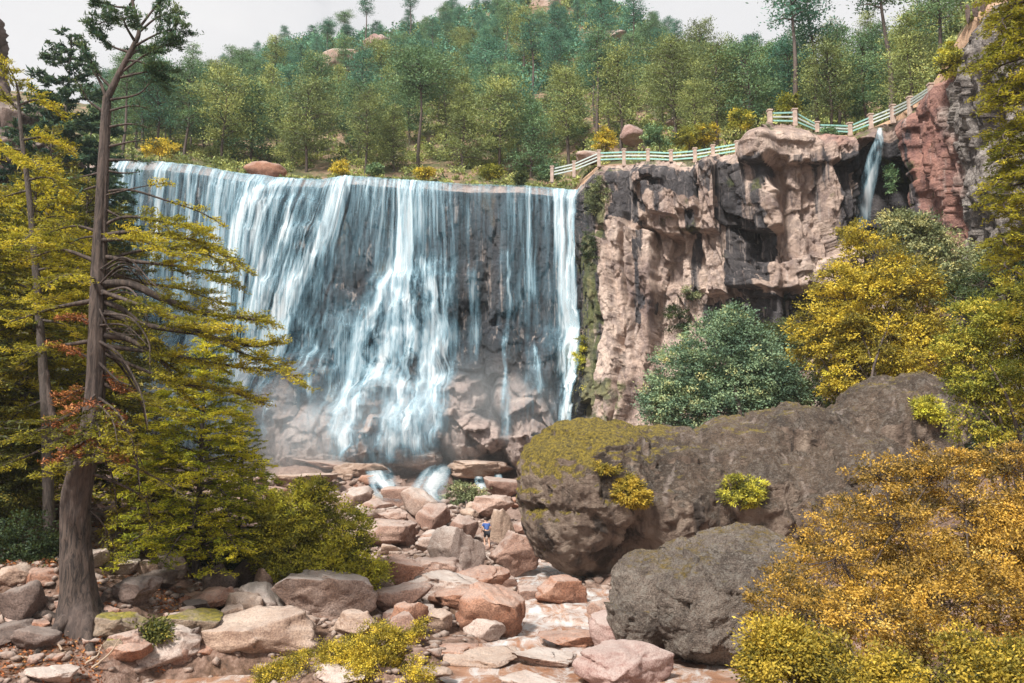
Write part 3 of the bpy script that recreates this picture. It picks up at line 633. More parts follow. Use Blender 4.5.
HAND = [
 (150, 674, 80, 38, 'pale', 3, 'pale angular boulder with a sharp front edge beside the muddy pool', dict(cuts=9, ang=.62, flat=None, tilt=(.1, -.1))),
 (248, 660, 130, 44, 'tan', 5, 'long rounded tan boulder overhanging the pool below the grey topped one', dict(flat=.5, depth=.5)),
 (322, 619, 102, 42, 'grey', 7, 'broad flat topped grey boulder below the dense green bush', dict(flat=.35, depth=.6, taper=.12)),
 (256, 617, 54, 30, 'pale', 9, 'pale sloping slab leaning between the two long boulders', dict(ang=.6)),
 (196, 612, 58, 16, 'rust', 11, 'thin rusty slab lying on the left bank near the big trunk', dict(flat=.3)),
 (216, 600, 36, 34, 'dark', 13, 'dark pyramid shaped rock under the yellow green conifer', dict(cuts=8, ang=.5, flat=None)),
 (245, 595, 34, 36, 'dark', 14, 'dark upright rock leaning beside the pyramid shaped rock', dict(cuts=8, ang=.55, flat=None, tilt=(0, .5))),
 (262, 600, 22, 30, 'tan', 15, 'small upright tan stone at the edge of the green bush', dict(ang=.55, flat=None)),
 (232, 625, 26, 18, 'tan', 16, 'small tan stone tucked behind the long rounded boulder', {}),
 (180, 640, 70, 22, 'moss', 17, 'low mossy rock behind the pale angular boulder', {}),
 (95, 640, 96, 22, 'moss', 18, 'log shaped mossy rock at the foot of the big trunk', dict(depth=.4)),
 (32, 655, 44, 24, 'dark', 19, 'dark low stone in the leaf litter left of the big trunk', {}),
 (120, 652, 46, 18, 'brown', 20, 'half buried brownish stone in front of the big trunk', {}),
 (314, 622, 26, 14, 'tan', 21, 'small round stone under the overhang of the grey topped boulder', dict(yshift=-1.5)),
 (350, 640, 50, 26, 'tan', 22, 'sunlit tan stone beside the foreground bush', {}),
 (280, 640, 30, 16, 'brown', 23, 'little brownish stone on the sandy patch', {}),
 (490, 640, 70, 50, 'rust', 25, 'big blocky rust coloured boulder standing in the white riffles', dict(cuts=10, ang=.6, flat=.45)),
 (440, 603, 82, 26, 'grey', 27, 'wide flat grey boulder upstream of the blocky rust boulder', dict(flat=.3)),
 (455, 575, 58, 46, 'pale', 29, 'tall pale boulder with white sloping top below the hiker', dict(cuts=9, ang=.6, flat=None)),
 (396, 594, 54, 34, 'rust', 31, 'dark rusty boulder right beside the dense green bush', dict(ang=.6)),
 (436, 584, 66, 24, 'brown', 33, 'flat brownish boulder in front of the tall pale one', dict(flat=.4)),
 (482, 593, 56, 22, 'rust', 35, 'smooth wet rusty boulder just below the hiker', dict(flat=.5)),
 (516, 577, 54, 44, 'brown', 37, 'rough pinkish boulder beneath the overhang of the giant boulder', dict(cuts=14)),
 (502, 548, 26, 38, 'tan', 39, 'upright tan boulder right next to the hiker', dict(flat=None)),
 (463, 545, 30, 28, 'brown', 41, 'rounded brownish boulder beside the hiker opposite the upright one', {}),
 (432, 531, 36, 26, 'brown', 43, 'rounded brown boulder behind the tall pale one', {}),
 (490, 520, 48, 24, 'brown', 45, 'broad brown boulder uphill behind the hiker', {}),
 (418, 523, 44, 26, 'grey', 47, 'grey slanting slab uphill of the stream', dict(flat=.3, tilt=(0, .35))),
 (384, 548, 62, 26, 'brown', 49, 'long brown boulder under a white topped slab', dict(flat=.35)),
 (372, 527, 46, 16, 'pale', 50, 'white topped slab lying across the long brown boulder', dict(flat=.25)),
 (348, 517, 44, 28, 'grey', 51, 'grey boulder poking out above the dense green bush', {}),
 (400, 508, 40, 20, 'brown', 52, 'brown boulder between the two foot cascades', {}),
 (634, 656, 84, 42, 'red', 53, 'smooth red streaked boulder below the rough grey boulder', dict(flat=.6, cuts=7, ang=.8)),
 (628, 692, 104, 40, 'red', 54, 'pinkish grey boulder at the bottom edge beside the orange water', dict(flat=.5, cuts=8)),
 (562, 607, 52, 28, 'rust', 56, 'low rust boulder in the water at the tip of the giant boulder', dict(flat=.5)),
 (576, 650, 74, 14, 'rust', 57, 'long flat rusty slab awash in front of the red streaked boulder', dict(flat=.25, depth=.5)),
 (452, 664, 56, 14, 'rust', 159, 'rusty slab at the shallow edge near the yellow bush', dict(flat=.3)),
 (545, 668, 66, 12, 'grey', 160, 'grey wet slab between the tan slab and the pinkish boulder', dict(flat=.25)),
 (480, 669, 78, 12, 'tan', 58, 'flat tan slab in the shallow water below the blocky rust boulder', dict(flat=.2)),
 (602, 628, 28, 26, 'brown', 60, 'brown stone jammed against the rough grey boulder', {}),
 (530, 602, 30, 14, 'brown', 61, 'small brownish stone left of the low rust boulder', {}),
 (456, 612, 60, 20, 'rust', 62, 'rusty slab wedged behind the blocky rust boulder', {}),
 (400, 615, 62, 28, 'brown', 63, 'brownish boulder beside the grey topped boulder', {}),
 (372, 600, 38, 22, 'tan', 64, 'tan stone between the grey topped and rusty boulders', {}),
 (406, 640, 40, 34, 'rust', 65, 'rust boulder behind the foreground bush', {}),
 (340, 690, 52, 18, 'pale', 66, 'pale stone at the bottom edge under the foreground bush', {}),
 (530, 690, 60, 12, 'grey', 67, 'grey slab awash at the bottom edge in mid stream', dict(flat=.25)),
 (430, 682, 44, 10, 'tan', 68, 'thin tan slab next to the foreground bush', dict(flat=.25)),
 (44, 690, 50, 14, 'pale', 69, 'pale flat stone at the lower corner by the pool', dict(flat=.3)),
 (92, 572, 26, 18, 'pale', 70, 'palest of the sunlit stones just behind the big trunk', {}),
 (118, 576, 34, 14, 'pale', 71, 'flat sunlit stone behind the trunk beside the palest one', dict(flat=.3)),
 (142, 578, 28, 16, 'tan', 72, 'tan sunlit stone in the middle of the pile behind the trunk', {}),
 (168, 574, 32, 20, 'pale', 73, 'pinkish sunlit stone at the far end of the pile behind the trunk', {}),
 (152, 590, 40, 18, 'dark', 74, 'dark wet stone in front of the sunlit pile', {}),
 (128, 606, 50, 26, 'dark', 75, 'dark brown boulder beside the buttress roots of the big trunk', {}),
 (12, 625, 44, 40, 'dark', 76, 'dark boulder at the frame edge left of the big trunk', {}),
 (170, 660, 30, 16, 'brown', 78, 'small brown stone behind the pale angular boulder', {}),
 (330, 474, 96, 18, 'brown', 164, 'wide pinkish bedrock ledge at the foot of the falls in the spray', dict(flat=.3)),
 (300, 492, 70, 18, 'tan', 165, 'tan bedrock ledge just above the dense green bush', dict(flat=.3)),
 (452, 458, 90, 14, 'brown', 166, 'long bedrock step directly under the falls', dict(flat=.25)),
 (410, 470, 62, 22, 'grey', 80, 'green grey ledge block beside the strongest foot cascade', dict(flat=.35)),
 (360, 478, 60, 16, 'tan', 81, 'pinkish ledge block at the foot of the falls', dict(flat=.3)),
 (480, 476, 70, 16, 'tan', 82, 'long pink ledge block under the rounded rock mounds', dict(flat=.3)),
 (505, 495, 44, 18, 'brown', 83, 'brown ledge block near the giant boulder with a trickle on it', dict(flat=.4)),
]
for (px, pb, wp, hpx, tone, seed, lab, kw) in HAND:
    if Y_ := kw.pop('Y', None): kw['Y'] = Y_
    put_rock(px, pb, wp, hpx, tone, seed, lab, **kw)
NHAND = len(ROCKS)

# smaller stones filling the boulder field: individual things, label built from the nearest big boulder
frng = np.random.default_rng(12)
tries = []
ZONES = [((330, 545), (505, 600), 110), ((345, 520), (455, 508), 44), ((420, 520), (600, 668), 9), ((180, 420), (590, 660), 22), ((500, 610), (575, 640), 5), ((5, 230), (590, 668), 24), ((255, 330), (460, 500), 10)]
def near_rock(px, py):
    best = min(range(NHAND), key=lambda i: math.hypot(ROCKS[i][1] - px, (ROCKS[i][2] - py) * 1.4)); return best
fill = []
for (xa, xb), (ya, yb), cnt in ZONES:
    for _ in range(cnt):
        px = frng.uniform(xa, xb); py = frng.uniform(ya, yb); s = frng.choice([10, 14, 18, 26, 34], p=[.25, .25, .25, .15, .1]) * (.6 + .5 * (py - 450) / 200)
        gh_ = ground_hit(px, py)
        if gh_[2] < np.interp(gh_[1], *zip(*STRZ)) - .12: continue
        if abs(px - 487) < 22 and -14 < py - 535 < 32: continue
        fill.append((px, py, s))
toneset = ['brown', 'tan', 'rust', 'grey', 'pale', 'brown']
used = defaultdict(int)
ORD = ['nearest', 'second nearest', 'third nearest', 'fourth nearest', 'fifth nearest', 'sixth nearest', 'seventh nearest', 'eighth nearest', 'ninth nearest', 'tenth nearest']
pend = []
for k, (px, py, s) in enumerate(fill):
    left_bank = px < 230
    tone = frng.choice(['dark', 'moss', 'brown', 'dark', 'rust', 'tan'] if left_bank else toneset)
    o = put_rock(px, py, s * frng.uniform(1.0, 1.5), s * frng.uniform(.5, .8), str(tone), 200 + k, None, group='smaller stones between the boulders', flat=float(frng.uniform(.3, .7)), ang=float(frng.uniform(.52, .68)), depth=float(frng.uniform(.6, 1)), rot=float(frng.uniform(-.5, .5)), sub=4 if s > 18 else 3)
    i = near_rock(px, py); pend.append((i, WORD[str(tone)], math.hypot(ROCKS[i][1] - px, ROCKS[i][2] - py), o, s))
short = ['angular pale boulder', 'long rounded tan boulder', 'broad grey topped boulder', 'pale sloping slab', 'thin rusty bank slab', 'dark pyramid rock', 'dark leaning rock', 'small upright tan stone', 'tan stone behind the long boulder',
 'low mossy rock', 'log shaped mossy rock', 'dark litter stone', 'half buried brown stone', 'round stone under the overhang', 'sunlit tan stone', 'sandy patch stone', 'blocky rust boulder', 'wide flat grey boulder', 'tall white topped boulder',
 'dark rusty bushside boulder', 'flat brownish boulder', 'smooth wet rusty boulder', 'rough pinkish boulder', 'upright tan boulder by the hiker', 'rounded boulder by the hiker', 'rounded brown boulder', 'broad brown uphill boulder',
 'grey slanting slab', 'long brown boulder', 'white topped slab', 'grey boulder above the bush', 'brown boulder between cascades', 'red streaked boulder', 'bottom edge pinkish boulder', 'low rust boulder', 'long flat rusty slab', 'shallow edge rusty slab', 'grey wet slab', 'flat tan slab',
 'jammed brown stone', 'brownish waterside stone', 'wedged rusty slab', 'brownish boulder by the grey top', 'tan gap stone', 'rust boulder by the bush', 'pale bottom edge stone', 'grey awash slab', 'thin tan slab', 'pale corner stone',
 'palest sunlit stone', 'flat sunlit stone', 'tan sunlit stone', 'pinkish sunlit stone', 'dark wet stone', 'dark root boulder', 'dark edge boulder', 'small brown stone', 'wide spray ledge', 'tan bushside ledge', 'long bedrock step', 'green grey ledge block', 'pinkish ledge block', 'long pink ledge block', 'brown ledge block']
grp = defaultdict(list)
for p in pend: grp[(p[0], p[1])].append(p)
for (i, wd), L in grp.items():
    L.sort(key=lambda p: p[2])
    for r, p in enumerate(L):
        size = 'tiny' if p[4] < 9 else 'small' if p[4] < 16 else 'medium'
        tail = 'to' if True else ''
        p[3]['label'] = (f'{size} {wd} stone {ORD[r]} to the {short[i]}' if r or len(L) > 1 else f'{size} {wd} stone lying close to the {short[i]}')

# gravel and grit nobody could count
gr = np.random.default_rng(5); Gb = Buf(); Vi, Fi = ico(1)
npz = 5200
gx = []; pxs = gr.uniform(-10, 620, npz * 2); Ys = gr.uniform(19, 66, npz * 2)
b_, _ = BE(pxs, 560); xg = b_ * Ys; zg = ground_z(xg, Ys); k = 0
for x_, y_, z_ in zip(xg, Ys, zg):
    if z_ < np.interp(y_, *zip(*STRZ)) - .05: continue
    s = gr.uniform(.05, .2) * (1 + (y_ - 19) / 40); Vv = Vi * np.array([s, s * gr.uniform(.6, 1), s * gr.uniform(.35, .7)]) * (1 + .25 * gr.normal(size=(len(Vi), 1)))
    a = gr.uniform(0, 6.3); Vv = Vv @ np.array([[math.cos(a), math.sin(a), 0], [-math.sin(a), math.cos(a), 0], [0, 0, 1]])
    Gb.add(Vv + np.array([x_, y_, z_ + s * .1]), Fi, gr.random()); k += 1
    if k > npz: break
tag(link('gravel', Gb.mesh('gravel', False), rock_mat('gravel_rock', (.12, .075, .055), (.27, .18, .14), (.45, .34, .28), scale=.6, obj=False, dark=(.05, .035, .03), pale=.3)), 'loose gravel and small rubble between the boulders', 'gravel', kind='stuff')

# --- big sculpted rocks: overlapping lumps fused into one skin
def fused_rock(name, lumps, Y, mat, voxel, seed, amp=(.35, .12), label=None, cat='boulder', depthscale=1.0, cell=1.6, fac=.25):
    Vs, Fs, n0 = [], [], 0; V0, F0 = ico(4)
    for l in lumps:
        cx, cy, rx, ry, dy, ryaw = (list(l) + [0, 0])[:6]
        c = P(cx, cy, Y + dy); r = np.array([rx / F * Y, min(rx, ry * 1.6) / F * Y * depthscale, ry / F * Y])
        V = V0 * r; a = ryaw; V = V @ np.array([[math.cos(a), 0, -math.sin(a)], [0, 1, 0], [math.sin(a), 0, math.cos(a)]])
        Vs.append(V + c); Fs.append(F0 + n0); n0 += len(V)
    tmp = link('tmp', mk_mesh('tmp', np.concatenate(Vs), np.concatenate(Fs)))
    md = tmp.modifiers.new('r', 'REMESH'); md.mode = 'VOXEL'; md.voxel_size = voxel
    sm = tmp.modifiers.new('s', 'SMOOTH'); sm.iterations = 6; sm.factor = .6
    dg = bpy.context.evaluated_depsgraph_get(); me = bpy.data.meshes.new_from_object(tmp.evaluated_get(dg)); bpy.data.objects.remove(tmp)
    nv = len(me.vertices); co = np.empty(nv * 3, np.float32); me.vertices.foreach_get('co', co); co = co.reshape(-1, 3).astype(float)
    no = np.empty(nv * 3, np.float32); me.vertices.foreach_get('normal', no); no = no.reshape(-1, 3)
    x, y, z = co.T
    d = amp[0] * fbm(x * .45, y * .45, z * .45, seed, 4) + amp[1] * fbm(x * 2.2, y * 2.2, z * 2.2, seed + 3, 5, .6)
    d += fac * facet(x + y * .5 + .4 * fbm(x, y, z, 2, 3), z + .3 * fbm(x, z, y, 3, 3), cell, cell * .8, seed + 5, .9)
    d += fac * .28 * facet(x * 1.1 - y * .4, z + x * .25, cell * .32, cell * .24, seed + 9, 1.0)
    d += amp[1] * .35 * (-abs(fbm(x * 5.5, y * 5.5, z * 5.5, seed + 11, 3)) + .2) + .02 * noise(x * 14, y * 14, z * 14, seed + 12)
    co = co + no * d[:, None]
    org = np.array([co[:, 0].mean(), co[:, 1].mean(), co[:, 2].min()])
    me.vertices.foreach_set('co', (co - org).astype(np.float32).ravel()); me.name = name
    me.polygons.foreach_set('use_smooth', np.ones(len(me.polygons), bool)); me.update()
    o = link(name, me, mat); o.location = org; return tag(o, label, cat)

m_giant = rock_mat('giant_boulder_rock', (.050, .032, .022), (.150, .100, .068), (.27, .19, .135), dark=(.03, .022, .018), scale=1.3, streak=.4, lichen=.30, moss=.0001, moss_col=((.085, .065, .02), (.42, .31, .035)), mossbias=(-10.5, -3.5, .42), bump=1.2, upnoise=.45)
giant = fused_rock('boulder', [(600, 482, 78, 58, 0, .15), (586, 500, 66, 74, 0, .35), (622, 535, 46, 56, .5, .35), (560, 468, 42, 34, 0, .3), (660, 500, 90, 72, 1), (740, 500, 90, 82, 1), (720, 470, 70, 38, 1), (800, 460, 70, 58, 1), (830, 500, 100, 84, 1),
   (880, 440, 62, 64, 1), (915, 430, 54, 54, 1), (905, 480, 64, 90, 1), (905, 398, 38, 22, 1), (780, 438, 40, 32, 1), (700, 540, 90, 70, 2), (850, 540, 100, 60, 2)], 40, m_giant, .095, 7, (.5, .16),
   'giant dark boulder with yellow moss on its rounded overhanging end', cell=3.0, fac=.17)
giant['group'] = 'great boulders on the right bank'
# paler undercut flank with run-off streaks
nt = m_giant.node_tree; n = N(nt); bs = [q for q in nt.nodes if q.type == 'BSDF_PRINCIPLED'][0]; src = bs.inputs['Base Color'].links[0].from_socket
g = n('NewGeometry'); nz = n('SeparateXYZ', i_Vector=g.outputs['Normal']).outputs['Z']
un = n.ramp(nz, [(.50, 1.0), (.62, 0.0)]); nt.links.new(n.math('ADD', n.math('MULTIPLY', nz, .5), .5), un.node.inputs[0])
s = n.noise(n.mapping(g.outputs['Position'], (1.1, 1.1, .18)), 1.0, 5, .6, .4)
uc = n.ramp(s, [(.38, (.05, .035, .028)), (.48, (.24, .17, .13)), (.64, (.44, .34, .27))])
nt.links.new(n.mix(n.math('MULTIPLY', un, .9), src, uc), bs.inputs['Base Color'])

m_mid = rock_mat('rough_grey_rock', (.13, .095, .075), (.30, .23, .185), (.52, .43, .36), dark=(.05, .038, .032), scale=1.6, lichen=.6, moss=.16, moss_col=((.10, .075, .02), (.42, .27, .03)), bump=1.3, upnoise=.45)
mid = fused_rock('boulder', [(648, 590, 40, 40, 0), (640, 612, 32, 36, -.3), (735, 580, 56, 54, 0), (700, 600, 60, 50, -.3), (722, 630, 62, 36, -.5), (765, 600, 40, 56, 0), (752, 556, 44, 28, 0), (690, 572, 30, 30, .4)], 27.5, m_mid, .055, 21, (.3, .12),
   'rough grey boulder with two mossy humps above the orange water', cell=1.5, fac=.13); mid['group'] = 'great boulders on the right bank'
m3 = fused_rock('boulder', [(782, 600, 34, 42, 0), (800, 620, 40, 46, 0)], 24.5, m_mid, .07, 33, (.2, .1), 'mossy orange topped rock half hidden by the golden shrub', cell=1.2, fac=.15); m3['group'] = 'great boulders on the right bank'

SPOTS = []
# rocks on the brink and hillside
def hill_rock(px, py, t, wp, hpx, tone, seed, label, **kw):
    p = hill_pt(px, t); Y = float(p[1]); c = P(px, py, Y)
    if t > 20: wp *= 1.35; hpx *= 1.4; SPOTS.append((px, py, wp, hpx, t))
    me = rock_mesh('rock', (wp / F * Y, wp / F * Y * .8, hpx / F * Y), seed, 4, flat_top=kw.get('flat'), cuts=kw.get('cuts', 10), ang=kw.get('ang', .75))
    o = link('rock', me, RM[tone]); o.location = c; return tag(o, label, 'rock', 'rocks along the cliff top and hillside')
hill_rock(266, 174, 2.5, 44, 24, 'rust', 401, 'low orange brown rock on the brink above the falls', flat=.85)
hill_rock(632, 134, 9, 26, 24, 'red', 402, 'round reddish boulder standing behind the fence')
hill_rock(676, 122, 11, 22, 12, 'grey', 403, 'flat grey boulder behind the fence beside the red one')
hill_rock(590, 158, 4, 30, 12, 'grey', 404, 'low grey rock where the fence starts near the falls', flat=.5)
hill_rock(338, 66, 66, 44, 26, 'grey', 405, 'grey crag showing between trees on the hillside', cuts=14, ang=.6)
hill_rock(378, 52, 74, 26, 26, 'red', 406, 'reddish crag on the wooded skyline', cuts=14, ang=.6)
hill_rock(312, 78, 62, 30, 18, 'grey', 407, 'smaller grey crag lower on the wooded hillside', cuts=14, ang=.6)
hill_rock(550, 7, 86, 34, 26, 'grey', 408, 'square topped grey outcrop crowning the hill', cuts=16, ang=.62, flat=.5)
hill_rock(610, 42, 68, 40, 20, 'grey', 409, 'broken grey outcrop below the hill crown', cuts=14, ang=.6)
# ================================================================ vegetation
def leaves(C, D, L, W, rng, Nh=None):
    n_ = len(C); S = np.cross(D, rng.normal(size=(n_, 3)) if Nh is None else Nh + rng.normal(size=(n_, 3)) * .35); S /= np.linalg.norm(S, axis=1)[:, None] + 1e-9
    L = np.broadcast_to(np.asarray(L, float), (n_,))[:, None] / 2; W = np.broadcast_to(np.asarray(W, float), (n_,))[:, None] / 2
    V = np.stack([C - D * L, C + S * W - D * L * .1, C + D * L, C - S * W - D * L * .1], 1)
    return V.reshape(-1, 3), np.arange(n_ * 4).reshape(-1, 4)
def unit(v): return v / (np.linalg.norm(v, axis=-1, keepdims=True) + 1e-9)

# ---- small-in-view pines of the hillside: shared meshes, one thing per tree
def pine_meshes(seed, H, crown0, Rmax, shape, nb, npc, leaf=.24, flat=.55, lean=0):
    rng = np.random.default_rng(seed); W = Buf(); Lf = Buf()
    zz = np.linspace(0, H, 9); tp = np.stack([lean * (zz / H) ** 2 + .12 * np.sin(zz * .7 + seed), .1 * np.cos(zz * .6), zz], 1)
    V, Q = tube(tp, np.linspace(H * .017, .03, 9), 6); W.add(V, Q)
    for k in range(nb):
        f = (k + rng.random()) / nb; z = H * (crown0 + (1 - crown0) * f)
        if shape == 'round': r = Rmax * math.sin(math.pi * (.12 + .80 * f)) ** .7
        elif shape == 'cone': r = Rmax * (1 - f) ** .8 + .25
        else: r = Rmax * (.35 + .65 * math.sin(math.pi * min(1, .25 + .7 * f)))
        r *= rng.uniform(.65, 1.15); az = k * 2.4 + rng.uniform(-.5, .5)
        up = rng.uniform(-.1, .45) * (1 if shape != 'cone' else -.3)
        b0 = np.array([np.interp(z, zz, tp[:, 0]), np.interp(z, zz, tp[:, 1]), z]); b1 = b0 + np.array([math.cos(az) * r, math.sin(az) * r, up * r])
        V, Q = tube(np.array([b0, (b0 + b1) / 2 + [0, 0, .12 * r], b1]), [H * .006, H * .004, .015], 3); W.add(V, Q)
        for s in (1.0, .62) if r > .9 else (1.0,):
            c = b0 + (b1 - b0) * s + rng.normal(size=3) * .12; R_ = (.46 + .20 * r) * rng.uniform(.8, 1.25)
            m_ = int(npc * (.6 + .5 * rng.random())); p = rng.normal(size=(m_, 3)) * [.62, .62, .62 * flat]; q = unit(p)
            C = c + p * R_; D = unit(q + rng.normal(size=(m_, 3)) * .5 + [0, 0, .45])
            V, Q = leaves(C, D, leaf * rng.uniform(.8, 1.5, m_), leaf * .46, rng, q + [0, 0, .3])
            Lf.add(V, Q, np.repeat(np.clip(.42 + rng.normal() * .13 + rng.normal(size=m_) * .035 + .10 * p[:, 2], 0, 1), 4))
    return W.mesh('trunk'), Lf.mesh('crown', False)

BARK_FAR = bark_mat('pine_bark', (.03, .022, .02), (.11, .08, .065), .6)
M_OLIVE = leaf_mat('olive_pine_needles', [(.1, (0.062, 0.088, 0.040)), (.4, (0.192, 0.239, 0.091)), (.65, (0.371, 0.415, 0.135)), (.9, (0.576, 0.574, 0.204))], nscale=.35)
M_GREEN = leaf_mat('green_pine_needles', [(.1, (0.035, 0.076, 0.049)), (.4, (0.093, 0.185, 0.097)), (.65, (0.184, 0.296, 0.138)), (.9, (0.320, 0.428, 0.196))], nscale=.35)
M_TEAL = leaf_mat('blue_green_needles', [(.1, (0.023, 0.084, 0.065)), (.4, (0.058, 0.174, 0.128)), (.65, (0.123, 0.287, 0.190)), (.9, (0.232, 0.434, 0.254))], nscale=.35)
KIND = {}
KIND['round'] = [pine_meshes(s, 10, .24, 3.0, 'round', 46, 95) for s in (1, 2, 3)]
KIND['tall'] = [pine_meshes(s, 13, .30, 2.6, 'oval', 48, 80, lean=l) for s, l in ((4, .3), (5, -.4))]
KIND['cone'] = [pine_meshes(s, 10, .10, 2.6, 'cone', 54, 70, flat=.45) for s in (6, 7)]
KIND['slender'] = [pine_meshes(s, 14, .62, 1.7, 'oval', 26, 70, lean=l) for s, l in ((8, .6), (9, -.5))]
KIND['flat'] = [pine_meshes(10, 11, .66, 3.4, 'round', 34, 110, flat=.35)]
proto = {}
HILL = []
def hill_tree(kind, vi, px, t, h, mat, yaw, kindword=None, base=None):
    W, L = KIND[kind][vi]
    root = empty('pine_tree', hill_pt(px, t) - np.array([0, 0, .15]) if base is None else base)
    s = h / {'round': 10, 'tall': 13, 'cone': 10, 'slender': 14, 'flat': 11}[kind]
    root.scale = (s, s, s); root.rotation_euler = (0, 0, yaw)
    for nm, me, mt in (('trunk', W, BARK_FAR), ('crown', L, mat)):
        key = (kind, vi, nm)
        if key not in proto:
            o = link(nm, me, mt, root); proto[key] = o
        else:
            o = proto[key].copy(); COL.objects.link(o); o.parent = root
        o.material_slots[0].link = 'OBJECT'; o.material_slots[0].material = mt
    root['category'] = 'pine tree'; root['group'] = 'pines on the hillside above the falls'
    x, y, z = root.location; a, b2 = to_px(x, y, z)
    HILL.append([root, float(a), float(b2), kind, mat, t, h]); return root

trng = np.random.default_rng(77)
pts = []
def try_add(px, t, r):
    p = hill_pt(px, t)
    for q, rq in pts:
        if (p[0] - q[0])**2 + (p[1] - q[1])**2 < ((r + rq) / 2) ** 2: return False
    pts.append((p, r)); return True
# named individuals seen clearly
SPECIAL = [('flat', 0, 419, 9, 12.2, M_GREEN, .4), ('round', 0, 305, 7, 9.4, M_OLIVE, 0), ('round', 1, 500, 8, 10.2, M_OLIVE, 1), ('tall', 0, 676, 10, 11.8, M_OLIVE, 2), ('tall', 1, 622, 9, 11.0, M_OLIVE, 0),
  ('round', 2, 358, 9, 8.6, M_GREEN, 2), ('tall', 0, 568, 12, 10.6, M_OLIVE, 4), ('slender', 0, 797, 6, 15.5, M_TEAL, 1), ('slender', 1, 819, 8, 13.5, M_TEAL, 0), ('slender', 0, 893, 5, 16.0, M_GREEN, 3), ('round', 1, 832, 5, 8.2, M_OLIVE, 3),
  ('round', 0, 866, 6, 8.2, M_GREEN, 5), ('cone', 0, 912, 4, 8.0, M_OLIVE, 5), ('tall', 1, 942, 8, 10.5, M_GREEN, 1), ('tall', 0, 185, 8, 10.6, M_GREEN, 1), ('round', 2, 222, 8, 10.2, M_OLIVE, 1), ('cone', 1, 250, 10, 9.5, M_GREEN, 1), ('tall', 1, 156, 9, 10.5, M_TEAL, 1),
  ('tall', 1, 718, 9, 10.5, M_OLIVE, 2), ('round', 0, 750, 10, 9.2, M_GREEN, 2), ('cone', 0, 463, 9, 9.0, M_OLIVE, 2), ('cone', 1, 532, 8, 8.8, M_GREEN, 2), ('cone', 1, 393, 7, 7.2, M_OLIVE, 0), ('slender', 1, 363, 80, 11, M_TEAL, 0), ('slender', 0, 408, 82, 11, M_TEAL, 2)]
for k, vi, px, t, h, mt, yaw in SPECIAL:
    try_add(px, t, 2.6); hill_tree(k, vi, px, t, h, mt, yaw)
n_t = 0
for _ in range(9000):
    if n_t >= 268: break
    px = trng.uniform(95, 975); t = 4 + 92 * trng.random() ** .85
    if px > 930 and t > 40: continue
    if any(abs(px - q[0]) < q[2] * .55 and -16 < t - q[4] < 1 for q in SPOTS): continue
    r = 3.0 + t * .02 - 1.6 * float(smooth(45, 70, t))
    if not try_add(px, t, r): continue
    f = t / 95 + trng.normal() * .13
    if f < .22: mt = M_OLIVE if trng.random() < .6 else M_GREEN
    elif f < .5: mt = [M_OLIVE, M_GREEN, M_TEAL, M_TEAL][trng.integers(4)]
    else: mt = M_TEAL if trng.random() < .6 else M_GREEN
    kd = trng.choice(['round', 'tall', 'cone', 'slender', 'flat'], p=[.38, .26, .20, .11, .05]); vi = int(trng.integers(len(KIND[kd])))
    h = {'round': 8.2, 'tall': 10.5, 'cone': 8.5, 'slender': 12, 'flat': 9.5}[kd] * trng.uniform(.75, 1.15) * (.82 if t < 10 else 1) * (1 - .42 * float(smooth(45, 70, t)))
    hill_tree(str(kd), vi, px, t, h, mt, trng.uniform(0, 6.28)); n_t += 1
print('hill pines', len(HILL))
# labels: colour, form, belt of the slope, and place counted along that belt between named landmarks
FORM = {'round': 'round crowned', 'tall': 'tall oval crowned', 'cone': 'cone shaped', 'slender': 'slender bare trunked', 'flat': 'flat topped'}
TONE = {M_OLIVE.name: 'olive', M_GREEN.name: 'green', M_TEAL.name: 'blue green'}
ORDW = ['first', 'second', 'third', 'fourth', 'fifth', 'sixth', 'seventh', 'eighth', 'ninth', 'tenth', 'eleventh', 'twelfth']
def belt(t): return 'by the brink' if t < 12 else 'low on the slope' if t < 26 else 'halfway up the hill' if t < 48 else 'high on the hill' if t < 72 else 'on the skyline'
def sect(px): return 'above the falls edge' if px < 230 else 'above the broad curtain' if px < 350 else 'above the dark gap' if px < 470 else 'above the thin streams' if px < 580 else 'above the fence start' if px < 680 else 'above the fence middle' if px < 770 else 'above the side waterfall' if px < 900 else 'near the grey crag'
gg = defaultdict(list)
for h_ in HILL: gg[(TONE[h_[4].name], FORM[h_[3]], belt(h_[5]), sect(h_[1]))].append(h_)
for (tn, fm, bl_, sc_), L in gg.items():
    L.sort(key=lambda q: q[1])
    for i, q in enumerate(L):
        q[0]['label'] = f'{tn} {fm} pine {bl_} {sc_}' if len(L) == 1 else f'{ORDW[min(i, 11)]} {tn} {fm} pine {bl_} {sc_}'
